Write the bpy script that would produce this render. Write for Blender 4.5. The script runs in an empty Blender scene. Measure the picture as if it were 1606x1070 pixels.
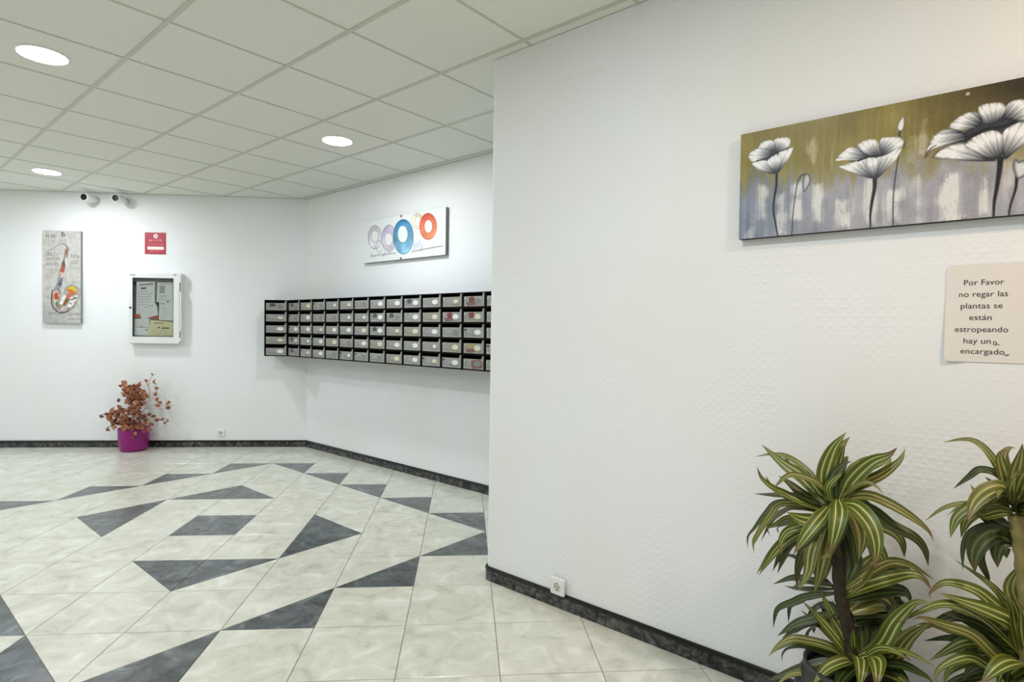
import bpy, math, random
import numpy as np
from mathutils import Matrix, Vector

scene = bpy.context.scene
COL = scene.collection
rnd = random.Random(7)
SQ = math.sqrt(2.0)

# ------------------------------------------------------------------ camera
H = 1.357                                    # lens height over the floor, metres
FPX, PITCH, ROLL, YAW = 914.386, -0.018915, 0.013632, -0.079529
FW = np.array([-math.sin(YAW)*math.cos(PITCH), math.cos(YAW)*math.cos(PITCH), math.sin(PITCH)])
_r = np.array([math.cos(YAW), math.sin(YAW), 0.0]); _u = np.cross(_r, FW)
RT = math.cos(ROLL)*_r + math.sin(ROLL)*_u
UP = -math.sin(ROLL)*_r + math.cos(ROLL)*_u
cam_d = bpy.data.cameras.new('camera'); cam = bpy.data.objects.new('camera', cam_d); COL.objects.link(cam)
cam_d.sensor_fit = 'HORIZONTAL'; cam_d.sensor_width = 36.0; cam_d.lens = FPX*36.0/1606.0; cam_d.clip_start = 0.02
m = Matrix.Identity(4)
for k in range(3):
    m[k][0] = RT[k]; m[k][1] = UP[k]; m[k][2] = -FW[k]
m.translation = (0, 0, H)
cam.matrix_world = m
scene.camera = cam

# ------------------------------------------------------------------ light and exposure
world = bpy.data.worlds.new('world'); scene.world = world; world.use_nodes = True
world.node_tree.nodes['Background'].inputs[0].default_value = (0.9, 0.95, 1.0, 1)
world.node_tree.nodes['Background'].inputs[1].default_value = 0.05
vs = scene.view_settings
vs.view_transform = 'Standard'; vs.look = 'None'; vs.gamma = 1.0; vs.use_curve_mapping = False
vs.exposure = 0.0
LAMP_COOL, LAMP_WARM = (0.94, 0.985, 1.04), (1.0, 0.72, 0.52)
LAMP_POWER = 192.0
# ceiling lamps as (tile column, tile row, colour, strength factor); the first three are in the picture
LAMPS = [(0.5, 4.5, LAMP_COOL, 1.0), (1.5, 9.5, LAMP_COOL, 1.0), (3.5, 4.5, LAMP_COOL, 1.0),
         (-1.5, 9.5, LAMP_COOL, 1.0), (-3.5, 4.5, LAMP_COOL, 1.0), (0.5, -0.5, LAMP_COOL, 1.0),
         (-3.5, -0.5, LAMP_COOL, 1.0), (1.5, -3.5, LAMP_WARM, 1.15), (-2.5, -5.5, LAMP_WARM, 0.7)]

# ------------------------------------------------------------------ photo pixel -> point on a plane of the room
D_BACK, D_MAIL, D_RIGHT, Z_CEIL = 6.76, 4.976, 3.280, 2.798
def ray(x, y):
    return FW + RT*((x-803)/FPX) + UP*((535-y)/FPX)
def on_plane(x, y, n, d):
    D = ray(x, y); n = np.array(n, float); O = np.array([0, 0, H])
    return O + D*((d - n@O)/(n@D))
def on_back(x, y, off=0.0): return on_plane(x, y, (0, 1, 0), D_BACK-off)
def on_mail(x, y, off=0.0): return on_plane(x, y, (1, 1, 0), D_MAIL-off*SQ)
def on_right(x, y, off=0.0): return on_plane(x, y, (1, 1, 0), D_RIGHT-off*SQ)
def S_of(P): return (P[0]-P[1])/SQ                    # run along the two 45 degree walls
def at45(S, d, z=0.0, off=0.0):                       # point on a 45 degree wall from its run
    n = d/SQ - off
    return ((S+n)/SQ, (n-S)/SQ, z)
R45 = -math.pi/4

# ------------------------------------------------------------------ helpers
def lin(c):
    c = [v/255.0 for v in c]
    return tuple(v/12.92 if v <= 0.04045 else ((v+0.055)/1.055)**2.4 for v in c)
class MB:
    def __init__(self): self.v = []; self.f = []; self.uv = None
    def add(self, vs, fs):
        o = len(self.v); self.v += [tuple(a) for a in vs]; self.f += [tuple(i+o for i in f) for f in fs]; return self
    def box(self, x0, x1, y0, y1, z0, z1):
        return self.add([(x0,y0,z0),(x1,y0,z0),(x1,y1,z0),(x0,y1,z0),(x0,y0,z1),(x1,y0,z1),(x1,y1,z1),(x0,y1,z1)],
                        [(0,3,2,1),(4,5,6,7),(0,1,5,4),(1,2,6,5),(2,3,7,6),(3,0,4,7)])
    def bbox(self, x0, x1, y0, y1, z0, z1, b=0.002):
        # box with all of its edges chamfered a little on the front (-y) side
        return self.rings([[(x0,y1,z0),(x1,y1,z0),(x1,y1,z1),(x0,y1,z1)],
                           [(x0,y0+b,z0),(x1,y0+b,z0),(x1,y0+b,z1),(x0,y0+b,z1)],
                           [(x0+b,y0,z0+b),(x1-b,y0,z0+b),(x1-b,y0,z1-b),(x0+b,y0,z1-b)]])
    def rings(self, rings, cap0=True, cap1=True):
        n = len(rings[0]); o = len(self.v)
        for r in rings: self.v += [tuple(a) for a in r]
        for k in range(len(rings)-1):
            for i in range(n):
                a = o+k*n+i; b = o+k*n+(i+1)%n
                self.f.append((a, b, b+n, a+n))
        if cap0: self.f.append(tuple(o+i for i in range(n))[::-1])
        if cap1: self.f.append(tuple(o+(len(rings)-1)*n+i for i in range(n)))
        return self
    def prism_z(self, poly, z0, z1):
        return self.rings([[(x,y,z0) for x,y in poly], [(x,y,z1) for x,y in poly]])
    def prism_y(self, poly, y0, y1):                   # poly in (x, z), y1 is the front (smaller y)
        return self.rings([[(x,y0,z) for x,z in poly], [(x,y1,z) for x,z in poly]])
    def lathe(self, prof, n=24, cx=0, cy=0, cz=0, cap0=True, cap1=True):
        return self.rings([[(cx+r*math.cos(2*math.pi*i/n), cy+r*math.sin(2*math.pi*i/n), cz+z) for i in range(n)] for r, z in prof], cap0, cap1)
    def tube(self, pts, rad, n=8):
        pts = [Vector(p) for p in pts]
        if not hasattr(rad, '__len__'): rad = [rad]*len(pts)
        rings = []; ref = None
        for i, p in enumerate(pts):
            t = (pts[min(i+1, len(pts)-1)]-pts[max(i-1, 0)]).normalized()
            if ref is None: ref = Vector((0,0,1)) if abs(t.z) < 0.9 else Vector((1,0,0))
            s = t.cross(ref).normalized(); ref = s.cross(t)
            rings.append([tuple(p + (s*math.cos(2*math.pi*k/n) + ref*math.sin(2*math.pi*k/n))*rad[i]) for k in range(n)])
        return self.rings(rings)
    def mesh(self, name, mat, smooth=False):
        me = bpy.data.meshes.new(name); me.from_pydata(self.v, [], self.f); me.update()
        if mat: me.materials.append(mat)
        if smooth:
            for p in me.polygons: p.use_smooth = True
        return me
    def build(self, name, mat, parent=None, smooth=False):
        return link(name, self.mesh(name, mat, smooth), parent)
def link(name, me, parent=None, loc=None):
    o = bpy.data.objects.new(name, me); COL.objects.link(o)
    if parent: o.parent = parent
    if loc is not None: o.location = loc
    return o
def tag(o, label=None, cat=None, group=None, kind=None):
    if label: o['label'] = label
    if cat: o['category'] = cat
    if group: o['group'] = group
    if kind: o['kind'] = kind
    return o
def thing(name, label, cat, loc, rz=0.0, group=None):
    o = bpy.data.objects.new(name, None); COL.objects.link(o); o.empty_display_size = 0.1
    o.location = loc; o.rotation_euler = (0, 0, rz)
    return tag(o, label, cat, group)
def catmull(P, per=6, closed=False):
    P = [np.array(p, float) for p in P]; n = len(P); out = []
    rng = range(n) if closed else range(n-1)
    for i in rng:
        g = (lambda k: P[k % n]) if closed else (lambda k: P[k] if 0 <= k < n else (2*P[0]-P[1] if k < 0 else 2*P[-1]-P[-2]))
        p0, p1, p2, p3 = g(i-1), g(i), g(i+1), g(i+2)
        for k in range(per):
            t = k/per
            out.append(0.5*((2*p1)+(p2-p0)*t+(2*p0-5*p1+4*p2-p3)*t*t+(3*p1-p0-3*p2+p3)*t**3))
    if not closed: out.append(P[-1])
    return out
def ellipse(cx, cz, rx, rz, n=20):
    return [(cx+rx*math.cos(2*math.pi*k/n), cz+rz*math.sin(2*math.pi*k/n)) for k in range(n)]

# ------------------------------------------------------------------ materials
def mat(name, color, rough=0.5, metal=0.0, spec=0.5):
    m = bpy.data.materials.new(name); m.use_nodes = True
    b = m.node_tree.nodes['Principled BSDF']
    b.inputs['Base Color'].default_value = (*color, 1); b.inputs['Roughness'].default_value = rough
    b.inputs['Metallic'].default_value = metal; b.inputs['Specular IOR Level'].default_value = spec
    return m
class NT:
    def __init__(self, m): self.t = m.node_tree; self.b = self.t.nodes['Principled BSDF']
    def n(self, typ, **kw):
        nd = self.t.nodes.new('ShaderNode'+typ)
        for k, v in kw.items():
            if k in nd.inputs: nd.inputs[k].default_value = v
            else: setattr(nd, k, v)
        return nd
    def l(self, a, b): self.t.links.new(a, b)
    def math(self, op, a, b=None):
        nd = self.n('Math', operation=op)
        for i, v in enumerate((a, b)):
            if v is None: continue
            if isinstance(v, (int, float)): nd.inputs[i].default_value = v
            else: self.l(v, nd.inputs[i])
        return nd.outputs[0]
    def ramp(self, fac, stops):
        nd = self.n('ValToRGB'); e = nd.color_ramp.elements
        while len(e) < len(stops): e.new(0.5)
        for q, (p, c) in zip(e, stops): q.position = p; q.color = (*c, 1)
        self.l(fac, nd.inputs[0]); return nd.outputs[0]
    def bump(self, h, strength, dist=0.002):
        nd = self.n('Bump'); nd.inputs['Strength'].default_value = strength; nd.inputs['Distance'].default_value = dist
        self.l(h, nd.inputs['Height']); self.l(nd.outputs[0], self.b.inputs['Normal'])

def noisy(name, c0, c1, scale, rough=0.5, detail=4.0, spec=0.5, bump=0.0, metal=0.0):
    m = mat(name, c0, rough, metal, spec); t = NT(m)
    tc = t.n('TexCoord'); oi = t.n('ObjectInfo'); ad = t.n('VectorMath', operation='MULTIPLY_ADD')
    cm = t.n('CombineXYZ'); t.l(oi.outputs['Random'], cm.inputs[0]); t.l(oi.outputs['Random'], cm.inputs[2])
    t.l(cm.outputs[0], ad.inputs[0]); ad.inputs[1].default_value = (37, 37, 37); t.l(tc.outputs['Object'], ad.inputs[2])
    nz = t.n('TexNoise', Scale=scale, Detail=detail); t.l(ad.outputs[0], nz.inputs['Vector'])
    t.l(t.ramp(nz.outputs[0], [(0.3, c0), (0.7, c1)]), t.b.inputs['Base Color'])
    if bump: t.bump(nz.outputs[0], bump)
    return m

def wallpaper(name):
    # white painted glass-fibre wallpaper: flat bands with knotted rows, patchy
    m = mat(name, lin((240, 243, 245)), 0.62, 0, 0.3); t = NT(m)
    tc = t.n('TexCoord'); sp = t.n('SeparateXYZ'); t.l(tc.outputs['Object'], sp.inputs[0])
    wob = t.n('TexNoise', Scale=4.0, Detail=1.0); t.l(tc.outputs['Object'], wob.inputs['Vector'])
    z = t.math('ADD', sp.outputs[2], t.math('MULTIPLY', wob.outputs[0], 0.012))
    cm = t.n('CombineXYZ'); t.l(sp.outputs[0], cm.inputs[0]); t.l(z, cm.inputs[1])
    br = t.n('TexBrick', offset=0.5, offset_frequency=2)
    for k, v in (('Scale', 1.0), ('Mortar Size', 0.0035), ('Mortar Smooth', 1.0), ('Brick Width', 0.021), ('Row Height', 0.0165)): br.inputs[k].default_value = v
    t.l(cm.outputs[0], br.inputs['Vector'])
    fine = t.n('TexNoise', Scale=190.0, Detail=1.0); t.l(tc.outputs['Object'], fine.inputs['Vector'])
    patch = t.n('TexNoise', Scale=2.3, Detail=1.5); t.l(tc.outputs['Object'], patch.inputs['Vector'])
    amp = t.ramp(patch.outputs[0], [(0.38, (0.06,)*3), (0.64, (1,)*3)])
    wave = t.math('SINE', t.math('MULTIPLY', z, 2*math.pi/0.033))
    weave = t.math('MULTIPLY', t.math('SINE', t.math('MULTIPLY', sp.outputs[0], 2*math.pi/0.038)), t.math('SINE', t.math('MULTIPLY', z, 2*math.pi/0.033)))
    h = t.math('SUBTRACT', t.math('ADD', t.math('MULTIPLY', wave, 0.14), t.math('MULTIPLY', weave, 0.34)), t.math('MULTIPLY', br.outputs['Fac'], 0.40))
    h = t.math('ADD', t.math('MULTIPLY', h, amp), t.math('MULTIPLY', fine.outputs[0], 0.45))
    t.bump(h, 0.48, 0.0022)
    st = t.n('TexNoise', Scale=0.9, Detail=2.0); t.l(tc.outputs['Object'], st.inputs['Vector'])
    t.l(t.ramp(st.outputs[0], [(0.42, lin((240, 243, 245))), (0.78, lin((237, 237, 231)))]), t.b.inputs['Base Color'])
    return m

def marble(name, stops, scale, rough, spec=0.5):
    m = mat(name, stops[0][1], rough, 0, spec); t = NT(m)
    tc = t.n('TexCoord'); oi = t.n('ObjectInfo'); cm = t.n('CombineXYZ')
    t.l(t.math('MULTIPLY', oi.outputs['Random'], 53.0), cm.inputs[0]); t.l(t.math('MULTIPLY', oi.outputs['Random'], 31.0), cm.inputs[1])
    ad = t.n('VectorMath', operation='ADD'); t.l(tc.outputs['Object'], ad.inputs[0]); t.l(cm.outputs[0], ad.inputs[1])
    n1 = t.n('TexNoise', Scale=scale, Detail=5.0, Roughness=0.62, Distortion=0.9); t.l(ad.outputs[0], n1.inputs['Vector'])
    t.l(t.ramp(n1.outputs[0], stops), t.b.inputs['Base Color'])
    n2 = t.n('TexNoise', Scale=scale*0.7, Detail=2.0); t.l(ad.outputs[0], n2.inputs['Vector'])
    t.bump(n2.outputs[0], 0.03, 0.004)
    return m

M = {}
M['wall'] = wallpaper('white_wallpaper')
M['tile_light'] = marble('pale_floor_tile', [(0.25, lin((176, 175, 158))), (0.42, lin((205, 205, 190))), (0.55, lin((214, 214, 200))), (0.72, lin((232, 232, 222)))], 7.0, 0.2)
M['tile_dark'] = marble('dark_floor_tile', [(0.25, lin((44, 48, 50))), (0.5, lin((84, 90, 92))), (0.62, lin((104, 110, 112))), (0.75, lin((140, 146, 148)))], 9.0, 0.2)
M['grout'] = noisy('grout', lin((112, 108, 98)), lin((140, 136, 124)), 30, 0.9)
M['base'] = marble('dark_baseboard_tile', [(0.36, lin((8, 9, 9))), (0.46, lin((44, 46, 46))), (0.58, lin((78, 80, 78))), (0.74, lin((112, 112, 108)))], 20.0, 0.24)
M['ceiling_tile'] = noisy('ceiling_tile', lin((230, 231, 221)), lin((239, 240, 232)), 220, 0.9, spec=0.1, bump=0.15)
M['tee'] = mat('ceiling_tee', lin((204, 204, 192)), 0.5)
M['slab'] = mat('ceiling_slab', lin((150, 150, 145)), 0.9)
M['white_plastic'] = noisy('white_plastic', lin((232, 233, 230)), lin((240, 240, 237)), 12, 0.35)
M['white_metal'] = noisy('white_painted_metal', lin((228, 231, 229)), lin((236, 238, 236)), 9, 0.35)
M['black'] = noisy('black_metal', lin((5, 5, 5)), lin((10, 9, 9)), 25, 0.6, spec=0.12)
M['screw'] = mat('screw_head', lin((60, 60, 58)), 0.35, 0.8)
M['pale_screw'] = mat('pale_screw_head', lin((196, 190, 176)), 0.4, 0.2)

def emit(name, color, strength):
    m = bpy.data.materials.new(name); m.use_nodes = True; t = m.node_tree
    t.nodes.remove(t.nodes['Principled BSDF']); e = t.nodes.new('ShaderNodeEmission')
    e.inputs[0].default_value = (*color, 1); e.inputs[1].default_value = strength
    t.links.new(e.outputs[0], t.nodes['Material Output'].inputs[0]); return m
def vcol_mat(name, rough=0.5, spec=0.3):
    m = mat(name, (1, 1, 1), rough, 0, spec); t = NT(m)
    a = t.n('VertexColor', layer_name='Col'); t.l(a.outputs[0], t.b.inputs['Base Color']); return m

# ------------------------------------------------------------------ the room
WT, WH = 0.15, Z_CEIL
S0 = -2.150                                           # rounded free end of the right-hand wall
XL, YR = -6.0, -2.2                                   # left and rear walls, out of the picture
corner_x = D_MAIL - D_BACK
ROOM = [(XL, D_BACK), (corner_x, D_BACK), at45(S0, D_MAIL)[:2], at45(S0, D_RIGHT)[:2], (D_RIGHT-YR, YR), (XL, YR)]
def in_room(x, y, pad=0.0):
    if not (XL-pad < x and YR-pad < y < D_BACK+pad and x+y < D_MAIL+pad*SQ): return False
    return x+y < D_RIGHT+pad*SQ or (x-y)/SQ < S0+pad
def struct(name, o): o['kind'] = 'structure'; return o

struct('', MB().box(XL, corner_x+0.08, D_BACK, D_BACK+WT, 0, WH).build('wall_back', M['wall']))
def wall45(name, d, poly):                            # footprint in (run, depth behind the face)
    o = MB().prism_z(poly, 0, WH).build(name, M['wall']); o.rotation_euler = (0, 0, R45); o.location = at45(0, d)
    return struct(name, o)
S_corner = (corner_x - D_BACK)/SQ
nret = (D_MAIL-D_RIGHT)/SQ
wall45('wall_angled', D_MAIL, [(S_corner, 0), (S0+0.15, 0), (S0+0.15, WT), (S_corner+0.06, WT)])
rr = 0.04
arc = [(S0+rr-rr*math.sin(a), rr-rr*math.cos(a)) for a in [k*math.pi/2/8 for k in range(9)]]
S_end = (D_RIGHT-2*YR)/SQ
w = wall45('wall_right', D_RIGHT, arc + [(S0, WT), (S_end, WT), (S_end, 0)])
wall45('wall_return', D_RIGHT, [(S0, WT), (S0, nret), (S0+0.15, nret), (S0+0.15, WT)])
struct('', MB().box(XL-WT, XL, YR-WT, D_BACK+WT, 0, WH).build('wall_left', M['wall']))
struct('', MB().box(XL, D_RIGHT-YR, YR-WT, YR, 0, WH).build('wall_rear', M['wall']))

# in view test for pieces
def in_view(x, y, z, pad=60):
    P = np.array([x, y, z-H]); d = P@FW
    if d < 0.2: return False
    px, py = 803+FPX*(P@RT)/d, 535-FPX*(P@UP)/d
    return -pad < px < 1606+pad and -pad < py < 1070+pad
def seen(cx, cy, z, h):
    return any(in_view(cx+a*h, cy+b*h, z, 5) for a in (-1, 0, 1) for b in (-1, 0, 1))

# floor: grout bed and tiles
TS, FX, FY = 0.40880, 0.15131, 2.66955
GAP = 0.0032
floor = struct('floor', MB().prism_z([(XL, YR), (D_RIGHT-YR, YR), (at45(S0+.15, D_MAIL)[0], 4.2), (corner_x, D_BACK), (XL, D_BACK)], -0.06, -0.0022).build('floor', M['grout']))
def inset(poly, d):
    n = len(poly); out = []
    for i in range(n):
        p0, p1, p2 = (np.array(poly[(i+k) % n], float) for k in (-1, 0, 1))
        e1 = (p1-p0)/np.linalg.norm(p1-p0); e2 = (p2-p1)/np.linalg.norm(p2-p1)
        n1 = np.array([-e1[1], e1[0]]); n2 = np.array([-e2[1], e2[0]])
        b = n1+n2; b = b/np.linalg.norm(b); out.append(tuple(p1+b*(d/max(0.2, b@n1))))
    return out
def tile_mb(poly):
    a, b = inset(poly, GAP/2), inset(poly, GAP/2+0.0012)
    return MB().rings([[(x,y,-0.009) for x,y in a], [(x,y,-0.0010) for x,y in a], [(x,y,0) for x,y in b]])
dark_tri = set()
def add_tri(*v):
    dark_tri.add(frozenset(v)); dark_tri.add(frozenset((-9-x, 7-y) for x, y in v))
for k in range(-1, 3): add_tri((-3+k, k), (-2+k, k+1), (-2+k, k))
for k in range(0, 5): add_tri((-1-k, 4+k), (-k, 4+k), (-k, 3+k))
add_tri((-5, 2), (-4, 2), (-4, 1)); add_tri((-4, 2), (-3, 2), (-4, 1))
add_tri((-3, 2), (-3, 3), (-2, 3)); add_tri((-3, 3), (-3, 4), (-2, 3))
cellsplit = {}
for tr in dark_tri:
    i = min(x for x, y in tr); j = min(y for x, y in tr)
    missing = ({(i, j), (i+1, j), (i, j+1), (i+1, j+1)} - set(tr)).pop()
    cellsplit[(i, j)] = (missing[0]-i, missing[1]-j)
h = TS/2
CORN = [(-h, -h), (h, -h), (h, h), (-h, h)]
tile_cache = {}
def tile_mesh(kind, key, poly):
    if (kind, key) not in tile_cache:
        tile_cache[(kind, key)] = tile_mb(poly).mesh(key, M[kind])
    return tile_cache[(kind, key)]
rest = MB(); n_tiles = 0
tiles = []
for i in range(-17, 14):
    for j in range(-13, 12):
        cx, cy = FX+(i+.5)*TS, FY+(j+.5)*TS
        if not in_room(cx, cy, TS*0.72): continue
        tiles.append((not seen(cx, cy, 0, h), (cx**2+cy**2), i, j, cx, cy))
tiles.sort()
for hidden, _, i, j, cx, cy in tiles:
    if hidden or n_tiles >= 296:
        q = tile_mb(CORN); rest.add([(x+cx, y+cy, z) for x, y, z in q.v], q.f); continue
    if (i, j) in cellsplit:
        mx, my = cellsplit[(i, j)]
        k = {(0, 0): 0, (1, 0): 1, (1, 1): 2, (0, 1): 3}[(mx, my)]        # the light corner
        light = [CORN[k], CORN[(k+1) % 4], CORN[(k-1) % 4]]
        dark = [CORN[(k+2) % 4], CORN[(k+3) % 4], CORN[(k+1) % 4]]
        link('half_tile', tile_mesh('tile_light', 'half_tile_%d' % k, light), floor, (cx, cy, 0))
        link('dark_half_tile', tile_mesh('tile_dark', 'dark_half_tile_%d' % k, dark), floor, (cx, cy, 0))
    elif (i, j) == (-5, 3):
        link('dark_tile', tile_mesh('tile_dark', 'dark_tile', CORN), floor, (cx, cy, 0))
    else:
        link('tile', tile_mesh('tile_light', 'tile', CORN), floor, (cx, cy, 0))
    n_tiles += 1
if rest.v:
    o = rest.build('further_tiles', M['tile_light'], floor); o['kind'] = 'stuff'

# ceiling: slab, tee grid and tiles at 45 degrees, 0.6 m
CX0, CY0, CT = -0.580540, 1.222195, 0.6
def cgrid(a, b): return (CX0+(a-b)*CT/SQ, CY0+(a+b)*CT/SQ)
ceiling = struct('ceiling', MB().box(XL-WT, D_RIGHT-YR+.1, YR-WT, D_BACK+WT, 2.90, 2.98).build('ceiling', M['slab']))
def ceil_link(name, me, x, y, z):
    o = link(name, me, ceiling, (x, y, z)); o.rotation_euler = (0, 0, math.pi/4); return o
ct = CT-0.004
mt = MB().rings([[(sx*ct/2, sy*ct/2, 0.012) for sx, sy in ((-1,-1),(1,-1),(1,1),(-1,1))], [(sx*ct/2, sy*ct/2, 0) for sx, sy in ((-1,-1),(1,-1),(1,1),(-1,1))]])
for k, f in enumerate(mt.f): mt.f[k] = f[::-1]
me_tile = mt.mesh('ceiling_tile', M['ceiling_tile'])
me_cross = MB().box(-CT/2+0.012, CT/2-0.012, -0.0065, 0.0065, -0.0005, 0.03).mesh('cross_tee', M['tee'])
lim = {}
crest = MB()
for a in range(-14, 6):
    for b in range(-12, 15):
        x, y = cgrid(a+.5, b+.5)
        if in_room(x, y, 0.42):
            ceil_link('ceiling_tile', me_tile, x, y, Z_CEIL+0.003)
        x, y = cgrid(a+.5, b)                           # cross tee along a at row b
        if in_room(x, y, 0.28):
            o = ceil_link('cross_tee', me_cross, x, y, Z_CEIL)
            o.rotation_euler = (0, 0, math.pi/4)
    bs = [b*0.1 for b in range(-130, 160) if in_room(*cgrid(a, b*0.1), 0.02)]
    if bs:
        b0, b1 = min(bs), max(bs); x, y = cgrid(a, (b0+b1)/2); L = (b1-b0)*CT
        me = MB().box(-0.0115, 0.0115, -L/2, L/2, 0, 0.035).mesh('main_tee', M['tee'])
        o = ceil_link('main_tee', me, x, y, Z_CEIL-0.001)

# edge angle where ceiling meets the walls seen in the picture
o = MB().box(XL, corner_x, D_BACK-0.022, D_BACK, Z_CEIL-0.001, Z_CEIL+0.003).build('edge_trim', M['tee'], ceiling)
o = MB().box(S_corner, S0, -0.022, 0, Z_CEIL-0.001, Z_CEIL+0.003).build('edge_trim', M['tee'], ceiling); o.rotation_euler = (0, 0, R45); o.location = at45(0, D_MAIL)
black_bead = mat('black_bead', lin((10, 10, 10)), 0.2)

# baseboards: bevelled dark tiles with a groove under the top bead
BH, BT = 0.074, 0.012
PROF = [(0, 0), (-BT, 0), (-BT, 0.050), (-BT+0.0035, 0.053), (-BT+0.0035, 0.056), (-BT-0.001, 0.059), (-BT-0.002, 0.064), (-BT+0.001, 0.070), (-BT+0.006, BH), (0, BH)]
BEAD = [(-BT+0.002, 0.0575), (-BT-0.0018, 0.0590), (-BT-0.0028, 0.0640), (-BT+0.0002, 0.0705), (-BT+0.0055, 0.0748), (-0.0015, 0.0748), (-0.0015, 0.0575)]
def base_piece(x0, x1, parent):
    return MB().rings([[(x0+0.0012, y, z) for y, z in PROF], [(x1-0.0012, y, z) for y, z in PROF]]).build('baseboard_tile', M['base'], parent)
def base_run(name, x0, x1, first, rz, loc):
    root = MB().box(x0, x1, -BT+0.005, -0.0005, 0, BH-0.004).build(name, M['grout']); root['kind'] = 'structure'
    root.rotation_euler = (0, 0, rz); root.location = loc
    e = [x0]; x = first
    while x < x1-0.02:
        if x > x0+0.02: e.append(x)
        x += 0.4085
    e.append(x1)
    for a, b in zip(e[:-1], e[1:]):
        p = base_piece(a, b, root)
        MB().rings([[(xx, y, z) for y, z in BEAD] for xx in (a+0.0012, b-0.0012)]).build('bead', black_bead, p)
    return root
base_run('baseboard_back', XL, corner_x, XL+0.31, 0, (0, D_BACK, 0))
base_run('baseboard_angled', S_corner+0.005, S0-0.002, -5.655, R45, at45(0, D_MAIL))
br_ = base_run('baseboard_right', S0+rr+0.028, S_end, -1.788, R45, at45(0, D_RIGHT))
nose = MB(); angs = [k*math.pi/2/8 for k in range(9)]
rings = []
for a in angs:
    rings.append([(S0+rr-(rr-y)*math.sin(a), rr-(rr-y)*math.cos(a), z) for y, z in PROF])
rings.insert(0, [(S0+rr+0.026, y, z) for y, z in PROF])
cp = nose.rings(rings).build('baseboard_corner_tile', M['base'], br_)
MB().rings([[(S0+rr+0.026, y, z) for y, z in BEAD]]+[[(S0+rr-(rr-y)*math.sin(a), rr-(rr-y)*math.cos(a), z) for y, z in BEAD] for a in angs]).build('bead', black_bead, cp)
o = base_run('baseboard_return', -nret+0.013, -rr, -1.0, -3*math.pi/4, at45(S0, D_RIGHT))

# ------------------------------------------------------------------ ceiling lamps
lamp_labels = ['round ceiling downlight nearest the top left corner of the picture', 'round ceiling downlight above the saxophone picture near the two security cameras',
               'round ceiling downlight above the mailboxes and the ring painting']
off_labels = ['round ceiling downlight by the left wall, beyond the saxophone picture', 'round ceiling downlight over the left half of the hall', 'round ceiling downlight above and just ahead of the viewer',
              'round ceiling downlight at the left behind the viewer', 'warm round ceiling downlight above the two dracaenas', 'warm round ceiling downlight behind the viewer']
me_ring = MB().lathe([(0.106, 0.0), (0.107, -0.008), (0.113, -0.010), (0.122, -0.004), (0.123, 0.0)], 40, cap0=False, cap1=False).mesh('trim_ring', M['white_plastic'], True)
dif = {}
for i, (a, b, c, k) in enumerate(LAMPS):
    x, y = cgrid(a, b)
    if not in_room(x, y, -0.15): continue
    t = thing('downlight', lamp_labels[i] if i < 3 else off_labels[i-3], 'ceiling light', (x, y, Z_CEIL+0.003), 0, 'round recessed downlights')
    link('trim_ring', me_ring, t)
    key = (c, k)
    if key not in dif:
        q = MB(); n = 40
        q.rings([[(r*math.cos(-2*math.pi*j/n), r*math.sin(-2*math.pi*j/n), zz) for j in range(n)] for r, zz in ((0.107, -0.007), (0.100, -0.0100), (0.075, -0.0115), (0.035, -0.0125))], False, True)
        dif[key] = q.mesh('diffuser', emit('lamp_diffuser', c, LAMP_POWER*k))
    link('diffuser', dif[key], t)

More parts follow.
